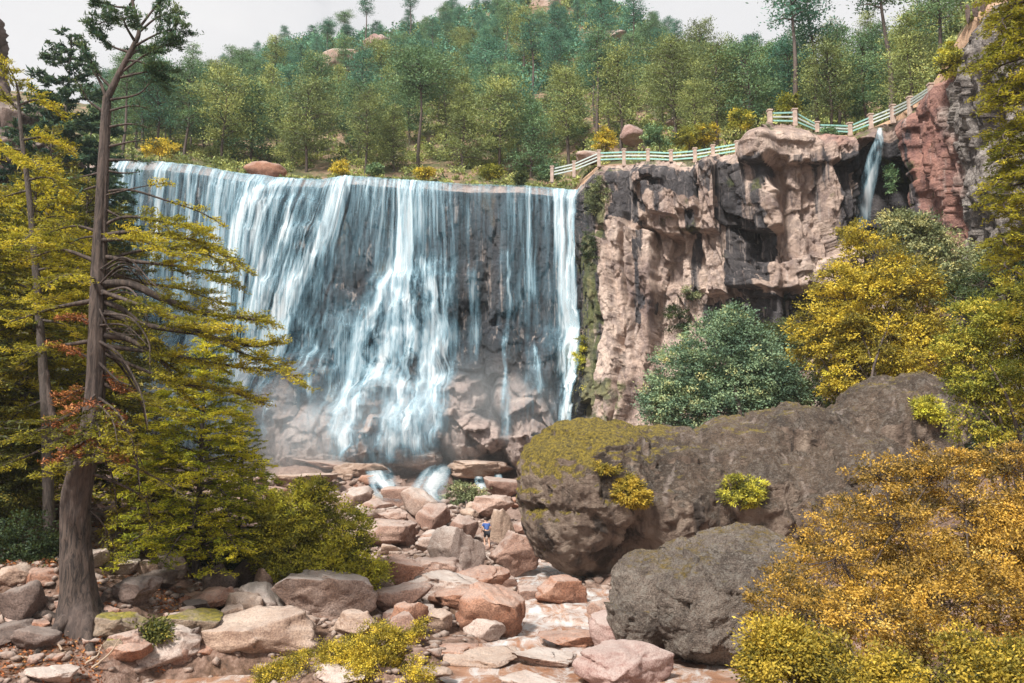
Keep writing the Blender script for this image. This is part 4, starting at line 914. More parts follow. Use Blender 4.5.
# undergrowth on the slope
ur = np.random.default_rng(9); U = Buf()
for _ in range(2600):
    px = ur.uniform(90, 980); t = 1.5 + 90 * ur.random() ** 1.3; c = hill_pt(px, t); R_ = ur.uniform(.4, 1.1) * (1 + t / 90)
    if t < 4: R_ *= .5
    if 560 < px < 930 and t < 4: continue
    m_ = 80; p = unit(ur.normal(size=(m_, 3))) * ur.random((m_, 1)) ** .4 * [1, 1, .7]; V, Q = leaves(c + p * R_ + [0, 0, R_ * .3], unit(p + ur.normal(size=(m_, 3)) * .6 + [0, 0, .5]), .26 * (1 + t / 70), .15 * (1 + t / 70), ur)
    U.add(V, Q, np.repeat(np.clip(.45 + ur.normal() * .16 + .1 * ur.normal(size=m_), 0, 1), 4))
U2 = Buf()
for _ in range(1500):
    px = ur.uniform(180, 800); t = 40 + 54 * ur.random(); c = hill_pt(px, t); R_ = ur.uniform(.9, 2.1)
    if any(abs(px - q[0]) < q[2] * .55 and -9 < t - q[4] < 2 for q in SPOTS): continue
    m_ = 90; p = unit(ur.normal(size=(m_, 3))) * ur.random((m_, 1)) ** .35 * [1, 1, 1.1]; V, Q = leaves(c + p * R_ + [0, 0, R_ * .6], unit(ur.normal(size=(m_, 3)) + [0, 0, .3]), .5, .3, ur, p + [0, 0, .3])
    U2.add(V, Q, np.repeat(np.clip(.45 + ur.normal() * .2 + .04 * ur.normal(size=m_), 0, 1), 4))
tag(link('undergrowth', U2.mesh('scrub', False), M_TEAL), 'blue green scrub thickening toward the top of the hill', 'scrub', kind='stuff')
tag(link('undergrowth', U.mesh('undergrowth', False), M_OLIVE), 'low green undergrowth covering the slope between the pines', 'undergrowth', kind='stuff')

# ---- broadleaf trees and shrubs
def broadleaf(name, base, lobes, mat, leaf, nleaf, seed, label, cat='tree', group=None, bark=None, stems=None, sub_r=.30, trunk_r=.14, per=46, aspect=.5, gap=.30):
    """lobes: (centre xyz, radii xyz) in world metres; foliage is many small sprays spread through each lobe"""
    rng = np.random.default_rng(seed); base = np.asarray(base, float)
    root = empty(name, base); tag(root, label, cat, group)
    W = Buf(); L = Buf(); vol = np.array([np.prod(l[1]) ** (2 / 3) for l in lobes]); vol /= vol.sum()
    for (c, r), vv in zip(lobes, vol):
        c = np.asarray(c, float); r = np.asarray(r, float); ns = max(4, int(nleaf * vv / per))
        d = unit(rng.normal(size=(ns, 3))); rad = rng.random((ns, 1)) ** .33
        rad = rad * (1 + .22 * fbm(d[:, 0] * 2.3 + seed, d[:, 1] * 2.3, d[:, 2] * 2.3, seed, 3))[:, None]
        sc = c + d * rad * r
        keep = fbm(sc[:, 0] * .9 / max(.6, r.mean() * .5), sc[:, 1] * .9 / max(.6, r.mean() * .5), sc[:, 2] * .9 / max(.6, r.mean() * .5), seed + 5, 3) > -gap
        sc = sc[keep]; d = d[keep]; ns = len(sc)
        if ns == 0: continue
        sr = sub_r * rng.uniform(.6, 1.3, ns)
        p = rng.normal(size=(ns, per, 3)) * .55 * np.array([1, 1, .6]); C = sc[:, None] + p * sr[:, None, None]
        D = unit(p + d[:, None] * .7 + rng.normal(size=(ns, per, 3)) * .6)
        tint = np.clip(.45 + rng.normal(size=(ns, 1)) * .17 + rng.normal(size=(ns, per)) * .06, 0, 1)
        V, Q = leaves(C.reshape(-1, 3) - base, D.reshape(-1, 3), leaf * rng.uniform(.7, 1.4, ns * per), leaf * aspect * rng.uniform(.8, 1.3, ns * per), rng, (unit(p) * .8 + d[:, None] * .9 + [0, 0, .25]).reshape(-1, 3))
        L.add(V, Q, np.repeat(tint.ravel(), 4))
        for i in rng.choice(ns, min(ns, 26), replace=False):      # twigs reaching the sprays
            V, Q = tube(np.array([c - base + rng.normal(size=3) * .1 * r, (c + sc[i]) / 2 - base + rng.normal(size=3) * .08, sc[i] - base]), [trunk_r * .16, trunk_r * .11, trunk_r * .04], 4); W.add(V, Q)
        q = c - base; mid_ = q * .5 + rng.normal(size=3) * .12 * np.linalg.norm(q) * [1, 1, .3]
        V, Q = tube(curve([[0, 0, -.2], mid_ * [.7, .7, 1], q], 10), np.linspace(trunk_r, trunk_r * .25, 10), 7); W.add(V, Q)
    for st_ in (stems or []):
        V, Q = tube(curve(np.asarray(st_[0]) - base, 24), np.linspace(st_[1], st_[1] * .3, 24), 8, .15, rng); W.add(V, Q)
    link('trunk' if cat == 'tree' else 'stem', W.mesh('trunk'), bark or BARK_FAR, root); link('crown' if cat == 'tree' else 'foliage', L.mesh('crown', False), mat, root)
    return root
def lobes_px(lst, Y):
    """(px, py, rx px, ry px, dy m) -> world lobes"""
    out = []
    for cx, cy, rx, ry, dy in lst:
        Yc = Y + dy; out.append((P(cx, cy, Yc), (rx / F * Yc, min(rx, ry) * 1.0 / F * Yc, ry / F * Yc)))
    return out

M_BLUEOAK = leaf_mat('blue_green_leaves', [(.15, (0.063, 0.112, 0.074)), (.42, (0.161, 0.257, 0.162)), (.65, (0.312, 0.406, 0.217)), (.88, (0.689, 0.617, 0.267))], nscale=.4)
M_DARKOAK = leaf_mat('dark_green_leaves', [(.15, (0.014, 0.029, 0.014)), (.45, (0.038, 0.066, 0.026)), (.7, (0.084, 0.108, 0.036)), (.9, (0.156, 0.168, 0.060))], nscale=.4)  # darkest of the leaf greens
M_YELLOW = leaf_mat('yellow_leaves', [(.12, (0.141, 0.125, 0.028)), (.36, (0.422, 0.339, 0.047)), (.58, (0.774, 0.572, 0.065)), (.85, (0.850, 0.752, 0.094))], nscale=.35, trans=.35)
M_GREYGRN = leaf_mat('grey_green_leaves', [(.15, (0.062, 0.088, 0.046)), (.45, (0.178, 0.209, 0.103)), (.7, (0.334, 0.354, 0.178)), (.9, (0.584, 0.521, 0.209))], nscale=.4)
M_YGREEN = leaf_mat('yellow_green_leaves', [(.12, (0.072, 0.087, 0.017)), (.38, (0.217, 0.232, 0.036)), (.6, (0.435, 0.392, 0.051)), (.85, (0.725, 0.580, 0.087))], nscale=.45, trans=.35)
M_GOLD = leaf_mat('golden_leaves', [(.10, (0.083, 0.061, 0.023)), (.32, (0.277, 0.176, 0.046)), (.52, (0.554, 0.338, 0.062)), (.72, (0.765, 0.460, 0.077)), (.92, (0.765, 0.609, 0.216))], nscale=.5, trans=.3)
M_GOLDGRN = leaf_mat('olive_gold_leaves', [(.12, (0.086, 0.094, 0.022)), (.38, (0.281, 0.282, 0.047)), (.62, (0.646, 0.564, 0.067)), (.88, (0.850, 0.846, 0.095))], nscale=.6, trans=.3)

def gb(px, Y): x = float(BE(px, 455)[0]) * Y; return np.array([x, Y, float(ground_z(x, Y))])
broadleaf('oak_tree', gb(722, 52), lobes_px([(722, 352, 40, 42, 0), (690, 375, 42, 36, 0), (755, 372, 42, 42, 0), (716, 405, 62, 34, -.5), (668, 405, 30, 28, 0), (772, 400, 36, 32, .5), (733, 326, 22, 22, 0)], 52), M_BLUEOAK, .16, 90000, 501, 'round blue green oak in front of the pink cliff', sub_r=.42, trunk_r=.25, gap=.42)
broadleaf('oak_tree', gb(800, 56), lobes_px([(795, 372, 34, 44, 0), (770, 340, 22, 22, 0), (822, 395, 26, 34, 0)], 56), M_DARKOAK, .16, 22000, 502, 'dark green oak behind the yellow one', sub_r=.42, trunk_r=.2)
broadleaf('oak_tree', gb(870, 45), lobes_px([(872, 262, 36, 34, 0), (858, 300, 50, 40, 0), (890, 350, 60, 36, -.5), (838, 280, 26, 20, 0), (906, 282, 36, 30, 0), (830, 325, 40, 26, 0), (880, 330, 52, 34, 0), (925, 320, 34, 34, 0), (850, 368, 46, 32, 0), (905, 368, 44, 30, 0), (815, 345, 26, 22, 0), (862, 235, 22, 16, 0)], 45), M_YELLOW, .15, 120000, 503, 'bright yellow spreading oak behind the giant boulder', sub_r=.36, trunk_r=.11, gap=.10)
broadleaf('oak_tree', gb(925, 50), lobes_px([(920, 240, 34, 28, 0), (950, 268, 34, 32, 0), (900, 225, 22, 16, 0), (965, 290, 24, 22, 0), (925, 285, 34, 26, 0)], 50), M_GREYGRN, .16, 36000, 504, 'grey green oak rising behind the yellow one', sub_r=.40, trunk_r=.2)
broadleaf('young_tree', gb(1010, 30), lobes_px([(985, 320, 36, 26, 0), (1020, 330, 40, 34, 0), (965, 345, 30, 18, 0), (990, 375, 40, 30, 0), (1035, 390, 40, 44, 0), (985, 420, 38, 28, 0), (1010, 296, 30, 18, 0), (960, 385, 20, 14, 0), (1060, 340, 30, 50, 0)], 30), M_YGREEN, .10, 62000, 505, 'yellow green young tree with a thin dark curved stem', sub_r=.26, trunk_r=.09, gap=.22, stems=[([P(1040, 520, 29.6), P(1020, 440, 29.4), P(1008, 400, 29.2), P(990, 365, 29.4)], .10)])
broadleaf('oak_tree', gb(985, 40), lobes_px([(990, 285, 30, 34, 0), (1020, 270, 36, 30, 0), (960, 300, 18, 18, 0), (990, 450, 50, 40, 0), (950, 440, 24, 30, 0)], 40), M_DARKOAK, .13, 24000, 506, 'dark green tree between the grey crag and the yellow green one')
# golden shrub in the near right corner
M_OLGOLD = leaf_mat('green_gold_leaves', [(.10, (.05, .05, .015)), (.35, (.20, .17, .03)), (.6, (.46, .33, .045)), (.88, (.70, .50, .07))], nscale=.8, trans=.3)
gl = [(840, 560, 62, 46, 0), (900, 520, 66, 52, .6), (965, 505, 66, 52, .8), (1030, 520, 60, 60, .8), (800, 610, 56, 46, -.6), (870, 620, 70, 50, -.8), (950, 600, 70, 60, -.6), (1030, 610, 60, 70, -.6), (790, 665, 48, 44, -1), (860, 680, 60, 44, -1.2), (940, 680, 66, 50, -1.2), (1020, 690, 60, 50, -1.2),
      (880, 478, 34, 26, .8), (940, 466, 40, 22, .9), (1005, 470, 36, 28, .9), (830, 540, 30, 20, .4), (765, 650, 24, 30, -.8), (850, 560, 60, 60, 1.8), (930, 540, 70, 60, 2.0), (1010, 540, 60, 60, 2.0), (900, 610, 70, 50, 1.0)]
top = [l for l in gl if l[1] < 640]; lowl = [l for l in gl if l[1] >= 640]
gs = broadleaf('golden_shrub', gb(915, 15.5), lobes_px(top, 15.5), M_GOLD, .052, 230000, 507, 'large golden leaved shrub filling the lower right corner', cat='shrub', sub_r=.17, trunk_r=.05, per=52, gap=.13, aspect=.55)
broadleaf('olive_shrub', gb(880, 14), lobes_px(lowl, 14), M_OLGOLD, .055, 90000, 508, 'olive and yellow shrub growing below the large golden one', cat='shrub', sub_r=.17, trunk_r=.05, per=52, gap=.08, aspect=.55)
# bushes among the rocks
broadleaf('green_bush', ground_hit(315, 592), lobes_px([(300, 515, 34, 30, 0), (340, 535, 34, 34, 0), (285, 550, 34, 34, 0), (330, 565, 44, 24, -.4), (365, 575, 24, 20, -.4), (312, 492, 24, 16, 0), (270, 525, 20, 30, 0)], 31), M_GOLDGRN, .10, 60000, 509, 'dense green and yellow bush behind the flat grey topped boulder', cat='bush', sub_r=.24, trunk_r=.06, gap=.3)
broadleaf('yellow_bush', gb(360, 24.0), lobes_px([(375, 646, 34, 22, 0), (340, 660, 28, 20, 0), (408, 650, 20, 18, 0), (395, 672, 38, 18, -.5), (305, 668, 32, 16, 0), (275, 676, 22, 12, 0), (424, 630, 13, 11, 0), (360, 674, 40, 14, -.6)], 24.0), M_YELLOW, .055, 90000, 510, 'twiggy yellow bush at the lower edge in front of the boulders', cat='bush', sub_r=.17, trunk_r=.03, gap=.05)
broadleaf('mist_shrub', ground_hit(465, 512), lobes_px([(465, 496, 22, 13, 0), (440, 505, 12, 8, 0)], 60), M_GREYGRN, .17, 6000, 511, 'pale green shrub in the spray right of the strongest cascade', cat='shrub', sub_r=.35)
# tufts on the giant boulder
from mathutils.bvhtree import BVHTree
def on_giant(px, py):
    me = giant.data; bv = BVHTree.FromPolygons([(v.co + giant.location)[:] for v in me.vertices], [tuple(p.vertices) for p in me.polygons])
    h = bv.ray_cast(Vector((0, 0, 0)), Vector(P(px, py, 1.0)).normalized()); return h[0].y if h[0] else 38
for cx, cy, rx, ry, Yt, mt, lb in [(630, 492, 18, 17, 37.2, M_OLGOLD, 'bright yellow green tuft on the overhanging end of the giant boulder'), (742, 490, 24, 17, 37.6, M_GOLDGRN, 'wider green tuft at the middle of the giant boulder'),
      (925, 410, 17, 14, 37.4, M_GOLDGRN, 'olive tuft high on the giant boulder summit'), (606, 468, 14, 8, 38, M_OLGOLD, 'small yellow tuft above the bright green one')]:
    Yt = on_giant(cx, cy) - .12
    broadleaf('grass_tuft', P(cx, cy + ry, Yt + .25), lobes_px([(cx, cy, rx, ry, 0), (cx + rx * .4, cy + ry * .4, rx * .6, ry * .6, 0)], Yt), mt, .14, 9000, hash(lb) % 1000 if False else cx, lb, cat='tuft', group='tufts growing on the giant boulder', sub_r=.2, trunk_r=.02, aspect=.3)
# shrubs on the brink and against the cliffs
for cx, cy, rx, ry, t_, mt, lb in [(340, 168, 9, 7, 1.6, M_YELLOW, 'yellow shrub on the brink over the middle dark rock'), (424, 173, 9, 6, 1.6, M_YELLOW, 'yellow shrub on the brink left of the dry patch'), (548, 172, 16, 10, 2.0, M_GREEN, 'green shrub on the brink at the fence start'),
      (160, 148, 22, 9, 1.8, M_YELLOW, 'orange yellow shrub on the brink beside the tall trunk'), (520, 178, 4, 7, 1.0, M_DARKOAK, 'small dark shrub right at the lip of the falls'), (375, 170, 8, 7, 3, M_GREEN, 'little green shrub between the two yellow brink shrubs'),
      (660, 135, 20, 13, 5, M_GREEN, 'dark green shrub behind the middle of the fence'), (688, 138, 16, 14, 5, M_GOLDGRN, 'olive shrub behind the fence past the dark green one'), (705, 134, 12, 12, 6, M_YELLOW, 'yellow shrub behind the fence rise'),
      (605, 140, 12, 12, 5, M_YELLOW, 'orange shrub left of the round red boulder'), (788, 106, 12, 12, 4, M_YGREEN, 'yellow green shrub behind the fence corner'), (740, 120, 14, 12, 5, M_YGREEN, 'yellow shrub under the fence slope'), (490, 172, 14, 8, 3, M_YGREEN, 'pale green shrub above the dry dark rock')]:
    p = hill_pt(cx, t_); Yc = float(p[1]); broadleaf('cliff_shrub', P(cx, cy + ry, Yc), lobes_px([(cx, cy, rx, ry, 0)], Yc), mt, .2, 2600, cx, lb, cat='shrub', group='shrubs along the cliff top', sub_r=.35, trunk_r=.05)
def wall_shrub(cx, cy, rx, ry, mt, lb, nl=3500):
    q = wall_y(cx, cy); Yc = q[1] - .3; broadleaf('wall_shrub', P(cx, cy + ry * .6, Yc + .5), lobes_px([(cx, cy, rx, ry, 0)], Yc), mt, .17, nl, int(cx + cy), lb, cat='shrub', group='greenery clinging to the canyon wall', sub_r=.3, trunk_r=.04, gap=.1)
wall_shrub(598, 196, 12, 22, M_GREYGRN, 'green creeper patch high on the wall by the falls edge'); wall_shrub(590, 250, 9, 24, M_DARKOAK, 'dark green patch beside the falls at mid height'); wall_shrub(582, 370, 8, 40, M_GOLDGRN, 'long mossy olive patch low beside the falls')
wall_shrub(688, 292, 12, 10, M_GREYGRN, 'small shrub on the ledge above the blue green oak'); wall_shrub(680, 318, 16, 16, M_DARKOAK, 'dark shrub on the ledge behind the blue green oak', 5000); wall_shrub(795, 345, 18, 22, M_BLUEOAK, 'green shrub in the shaded hollow of the wall', 5000)
wall_shrub(605, 400, 10, 26, M_GREYGRN, 'grey green patch low between the pink columns'); wall_shrub(890, 180, 5, 18, M_GREEN, 'green strip beside the narrow side waterfall', 1500); wall_shrub(825, 132, 12, 5, M_GREEN, 'flat shrub hanging over the alcove rim', 1500); wall_shrub(952, 60, 14, 18, M_GOLDGRN, 'olive shrub near the top of the grey crag', 4000)
wall_shrub(900, 205, 0.1, 0.1, M_GREEN, 'unused', 60) if False else None
# ================================================================ near conifers
UP = np.array([0, 0, 1.])
def bough(W, L, path, r0, rng, twig=.9, start=.25, gap=.13, needle=.12, nper=34, lift=.12, width=.038, tint=.45, n=22, sub=True, wood=True, fl=.35):
    c = curve(path, n); seg = np.linalg.norm(np.diff(c, axis=0), axis=1); s = np.concatenate([[0], np.cumsum(seg)]); T = unit(np.gradient(c, axis=0))
    if wood:
        V, Q = tube(c, np.linspace(r0, max(.006, r0 * .18), n), 6); W.add(V, Q)
    sl = start * s[-1]; k = 0; Cs, Ds, Ts = [], [], []
    while sl < s[-1]:
        f = sl / s[-1]; p = np.array([np.interp(sl, s, c[:, i]) for i in range(3)]); t = unit(np.array([np.interp(sl, s, T[:, i]) for i in range(3)]))
        sd = unit(np.cross(t, UP)) * (1 if k % 2 else -1)
        ln = twig * (.35 + .65 * math.sin(math.pi * min(1, .18 + (f - start) / (1 - start + 1e-6) * .72))) * rng.uniform(.6, 1.25)
        d = unit(t * rng.uniform(.4, .9) + sd * rng.uniform(.6, 1.1) + UP * rng.uniform(-.25, .35)); jobs = [(p, d, ln)]
        if sub:
            for q in (.35, .55, .75): jobs.append((p + d * ln * q, unit(d + np.cross(d, UP) * rng.choice([-1, 1]) * .8 + UP * rng.uniform(-.2, .3)), ln * .42))
        tt = tint + rng.normal() * .10
        for (a, dd, l_) in jobs:
            if wood and l_ > .12:
                V, Q = tube(np.array([a, a + dd * l_ * .5 + UP * .02, a + dd * l_]), [.010, .007, .004], 3); W.add(V, Q)
            m_ = max(4, int(nper * l_)); u = rng.random(m_) ** .8 * 1.02
            C = a + dd * (l_ * u)[:, None] + rng.normal(size=(m_, 3)) * [.05, .05, .05 * fl + .012]
            D = unit(dd * .7 + rng.normal(size=(m_, 3)) * [.7, .7, .45] + UP * lift)
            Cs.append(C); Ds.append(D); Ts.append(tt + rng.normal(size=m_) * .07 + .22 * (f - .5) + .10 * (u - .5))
        sl += gap * rng.uniform(.7, 1.3); k += 1
    C = np.concatenate(Cs); D = np.concatenate(Ds); t = np.clip(np.concatenate(Ts), 0, 1)
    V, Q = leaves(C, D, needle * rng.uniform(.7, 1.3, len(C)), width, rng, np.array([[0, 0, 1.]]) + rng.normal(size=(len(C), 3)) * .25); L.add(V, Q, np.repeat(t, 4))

M_NOLIVE = leaf_mat('yellow_olive_needles', [(.12, (0.064, 0.070, 0.014)), (.34, (0.200, 0.196, 0.025)), (.55, (0.429, 0.374, 0.040)), (.78, (0.658, 0.530, 0.051)), (.95, (0.786, 0.624, 0.086))], nscale=.5, trans=.45)
M_NGREEN = leaf_mat('fresh_green_needles', [(.12, (0.050, 0.084, 0.012)), (.34, (0.164, 0.215, 0.022)), (.56, (0.395, 0.411, 0.035)), (.78, (0.691, 0.635, 0.047)), (.95, (0.850, 0.747, 0.079))], nscale=.6, trans=.45)
M_NTEAL = leaf_mat('dark_teal_needles', [(.15, (0.018, 0.058, 0.049)), (.45, (0.047, 0.118, 0.091)), (.7, (0.117, 0.211, 0.125)), (.9, (0.250, 0.326, 0.137))], nscale=.5)
M_NDARK = leaf_mat('dark_olive_needles', [(.15, (0.031, 0.044, 0.014)), (.45, (0.094, 0.107, 0.026)), (.7, (0.218, 0.203, 0.043)), (.9, (0.406, 0.312, 0.058))], nscale=.5)  # deepest olive of the needle colours
M_DEAD = leaf_mat('rusty_dead_needles', [(.1, (0.091, 0.033, 0.016)), (.45, (0.286, 0.091, 0.039)), (.7, (0.468, 0.182, 0.065)), (.9, (0.585, 0.312, 0.104))], nscale=1.2, trans=.15)
M_NMID = leaf_mat('olive_green_needles', [(.12, (0.036, 0.053, 0.013)), (.34, (0.117, 0.133, 0.021)), (.56, (0.286, 0.266, 0.034)), (.78, (0.520, 0.448, 0.046)), (.95, (0.676, 0.560, 0.065))], nscale=.6, trans=.45)
BARK = bark_mat('grey_brown_bark', (.010, .007, .006), (.095, .068, .055), 1.0)
BARK2 = bark_mat('thin_grey_bark', (.022, .017, .015), (.10, .078, .066), 1.5)

# --- the tall tree on the left bank
YT = 25.0; rngT = np.random.default_rng(3)
TW, T1, T2_, TD = Buf(), Buf(), Buf(), Buf()
def PP(lst, Y, z=None):
    return np.array([P(a[0], a[1], Y + (a[2] if len(a) > 2 else 0)) for a in lst])
trunk = PP([(83, 668), (82, 640), (80, 618), (78, 590), (75, 540), (76, 500), (83, 465), (91, 430), (96, 385), (98, 300), (101, 220), (104, 150), (107, 97)], YT)
rad = np.array([30, 27, 23, 17, 14.5, 14, 13, 11, 9.5, 8, 6.6, 5.4, 4.4]) / F * YT
cu = curve(trunk, 260); rr_ = np.interp(np.linspace(0, 1, 260), np.linspace(0, 1, 13), rad); V, Q = tube(cu, rr_, 48)
th_ = np.tile(np.arange(48) / 48 * 2 * math.pi, 260); hh_ = np.repeat(np.arange(260) / 260, 48); ct_ = np.repeat(cu, 48, 0); fl_ = np.exp(-hh_ * 11)
rel_ = V - ct_; kk_ = 1 + .13 * fbm(np.cos(th_) * 3.2, np.sin(th_) * 3.2, hh_ * 9, 9, 3) + .10 * -abs(noise(np.cos(th_) * 7, np.sin(th_) * 7, hh_ * 22, 10)) + fl_ * (.28 * np.cos(th_ * 5 + 1.1 + 2 * hh_) + .12 * np.cos(th_ * 3) + .15)
TW.add(ct_ + rel_ * kk_[:, None], Q)
base_t = trunk[2]; print('treebase', base_t, ground_z(base_t[0], base_t[1]))
for k in range(6):                                              # surface roots
    a = k / 6 * 6.28 + .2; r1 = rngT.uniform(1.2, 1.9); d = np.array([math.cos(a), math.sin(a), 0])
    e_ = base_t + d * r1; e_[2] = ground_z(e_[0], e_[1]) - .12
    f_ = base_t + d * r1 * .6; f_[2] = ground_z(f_[0], f_[1]) + .06; V, Q = tube(curve([base_t + d * .2 + UP * .25, base_t + d * .6 + UP * -.02, f_, e_], 14), np.linspace(.26, .06, 14), 8, .15, rngT); TW.add(V, Q)
for pth, r in [([(107, 99), (119, 74), (133, 47), (139, 30), (133, 4), (128, -30)], 3.8), ([(107, 99), (99, 80), (90, 66)], 2.2), ([(78, 470), (66, 455), (56, 430), (50, 400), (47, 370)], 6.5)]:
    c = curve(PP(pth, YT), 26); V, Q = tube(c, np.linspace(r, r * .3, 26) / F * YT, 8); TW.add(V, Q)
def B(lst, r, buf, Y=YT, **kw): bough(TW, buf, PP(lst, Y), r / F * Y, rngT, **kw)
crown_hi = [[(119,74),(150,52),(180,40)], [(133,47),(160,33),(186,28)], [(138,33),(158,17),(178,12)], [(118,78),(146,72),(172,70)], [(127,60),(145,64),(162,84)], [(131,8),(112,6),(92,0)], [(135,18),(112,20),(92,26)], [(111,88),(97,72),(86,50)],
            [(128,52),(112,46),(96,32)], [(139,28,.3),(160,2,.6),(176,-8,1)], [(130,-10),(108,-18),(95,-26)], [(129,-15),(150,-25),(165,-30)], [(122,68,.2),(138,50,1.2),(158,50,2.2)], [(134,40,-.2),(126,26,-1.2),(122,12,-2)], [(130,5,.3),(140,-8,1.2),(150,-12,2)]]
for l in crown_hi: B(l, 1.6, T1, twig=.62, start=.42, gap=.075, needle=.13, nper=62, lift=.4, tint=.46)
for l in [[(110,100),(140,93),(156,72)], [(104,112),(88,100),(80,84)], [(106,112),(130,106),(150,108)], [(104,128),(130,124),(150,128)], [(103,148),(130,142),(150,140)], [(103,160),(128,160),(148,162)]]:
    B(l, 1.7, T1, twig=.42, start=.55, gap=.11, needle=.10, nper=26, tint=.45)
for l, r in [([(98,300),(125,292),(140,305),(150,325)], 1.6), ([(98,318),(130,322),(148,345),(150,370)], 1.5), ([(97,330),(125,330),(150,352)], 1.3), ([(98,345),(120,360),(140,395),(148,430)], 1.8), ([(98,290),(120,270),(140,275)], 1.2), ([(97,365),(118,385),(132,390)], 1.6), ([(98,275),(125,262),(150,285),(165,300)], 1.4), ([(96,400),(120,420),(135,455),(140,490)], 1.5), ([(98,310),(112,335),(140,340)], 1.1)]:
    for dy_ in (0, .6, -.5):
        pth = PP([(a_, b_ + dy_ * 9, dy_ * (i_ + .2)) for i_, (a_, b_) in enumerate(l)], YT); V, Q = tube(curve(pth, 18), np.linspace(r, .25, 18) / F * YT, 5); TW.add(V, Q)
        for q_ in (6, 9, 12, 15):
            c_ = curve(pth, 18)[q_]; d_ = unit(rngT.normal(size=3) + [0.3, 0, -.4]) * rngT.uniform(.3, .8); V, Q = tube(np.array([c_, c_ + d_ * .5 + [.03, 0, .03], c_ + d_]), [.012, .008, .003], 3); TW.add(V, Q)
for l in [[(103,172),(85,176),(70,178)], [(103,170),(122,173),(140,172)], [(103,208),(118,216),(128,220)], [(102,185),(84,190),(76,196)], [(100,236),(82,238),(70,244)]]:
    B(l, 1.5, T1, twig=.2, start=.7, gap=.25, nper=10)
B([(103,192),(130,190),(165,200),(200,212),(224,226)], 1.6, T2_, twig=.45, start=.50, gap=.20, nper=26, tint=.6)
B([(103,196,0),(135,188,-.5),(170,182,-1)], 1.2, T2_, twig=.38, start=.7, gap=.12, nper=34, tint=.62)
mids = [([(100,285),(130,284),(165,300),(200,312),(245,318),(272,322)], 5), ([(98,300),(125,311),(150,335),(160,360)], 3.5), ([(97,335),(130,340),(165,365),(188,400)], 4), ([(100,236),(130,232),(170,236),(212,246),(238,268)], 2.6),
        ([(100,256),(140,262),(190,268),(232,284)], 2.6), ([(99,228),(125,217),(165,222),(208,232)], 2.2), ([(98,310),(150,326),(200,334),(250,346),(278,342)], 3.5), ([(190,326),(235,350),(275,366),(303,382)], 1.5), ([(100,240,0),(140,240,-1.2),(180,258,-2)], 2.4),
        ([(99,270,0),(140,282,1.4),(185,290,2.4),(225,305,3)], 2.4), ([(96,380),(130,396),(172,412)], 2.6), ([(97,345),(150,352),(210,362),(262,372)], 2.6), ([(98,262,0),(145,250,.9),(190,250,1.4),(225,262,1.6)], 2.2), ([(98,290,0),(140,305,-1),(190,322,-1.8),(230,330,-2)], 2.4), ([(97,350),(170,380),(230,392),(262,402)], 2)]
for l, r in mids: B(l, r, T2_, twig=1.05, start=.34, gap=.105, needle=.12, nper=44, tint=.52)
for l, r in [([(98,262),(60,250),(20,262)], 2.4), ([(98,300),(55,308),(10,322)], 3), ([(99,232),(75,226),(50,232)], 2), ([(97,340),(60,346),(26,352)], 2.6), ([(95,400),(60,420),(20,440)], 2.4), ([(60,440),(30,455),(-10,470)], 2), ([(97,280,0),(70,275,-1.5),(45,285,-2.4)], 2)]:
    B(l, r, T2_, twig=.9, start=.4, gap=.12, nper=40, tint=.48)
for l, r in [([(75,470),(110,480),(145,500),(150,530)], 2), ([(78,465),(120,462),(160,480),(190,500)], 2), ([(72,500),(100,520),(120,560)], 1.6), ([(95,400),(125,430),(145,470)], 2.2), ([(85,445),(110,470),(118,520)], 2)]:
    B(l, r, T2_, twig=.6, start=.5, gap=.16, nper=26, tint=.42)
for l, r in [([(88,440,-.5),(70,452,-.9),(52,462,-1)], 1.2), ([(90,430,-.5),(104,448,-.9),(118,462,-1)], 1.2), ([(90,425,-.4),(84,440,-1),(76,455,-1.2)], 1.0), ([(95,395,-.4),(84,405,-1),(66,412,-1.3)], 1.2), ([(95,360),(75,352),(52,345)], 1.5), ([(94,400),(110,408),(122,425)], 1.2), ([(94,385),(75,392),(60,402)], 1.2), ([(90,425),(70,430),(55,420)], 1.2), ([(96,330),(80,318),(62,318)], 1.2), ([(95,380),(112,380),(128,395)], 1)]:
    B(l, r, TD, twig=.5, start=.2, gap=.07, nper=40, tint=.45)
for l in [[(95,412,-.6),(88,432,-1.3),(70,446,-1.5)], [(95,418,-.6),(100,436,-1.3),(92,458,-1.6)], [(92,440,-.7),(104,456,-1.3),(122,470,-1.6)], [(86,452,-.7),(72,462,-1.4),(50,468,-1.6)], [(94,400,-.5),(112,420,-1.2),(118,446,-1.6)], [(92,425,-.4),(70,440,-1.2),(45,450,-1.6)], [(94,415,-.4),(110,440,-1.1),(132,452,-1.5)], [(84,450,-.5),(60,470,-1),(36,476,-1.2)], [(95,405,-.3),(75,420,-1.0),(58,436,-1.4)]]:
    B(l, 1.2, T2_, twig=.5, start=.2, gap=.10, nper=34, tint=.44)
tr = empty('conifer_tree', base_t); tag(tr, 'tall gnarled conifer with bare upper boughs rising from buttress roots', 'tree')
def sh(b, o): b.V = [v - o for v in b.V]; return b
link('trunk', sh(TW, base_t).mesh('trunk'), BARK, tr); link('upper_crown', sh(T1, base_t).mesh('upper_crown', False), M_NTEAL, tr); link('crown', sh(T2_, base_t).mesh('crown', False), M_NOLIVE, tr); link('dead_foliage', sh(TD, base_t).mesh('dead', False), M_DEAD, tr)

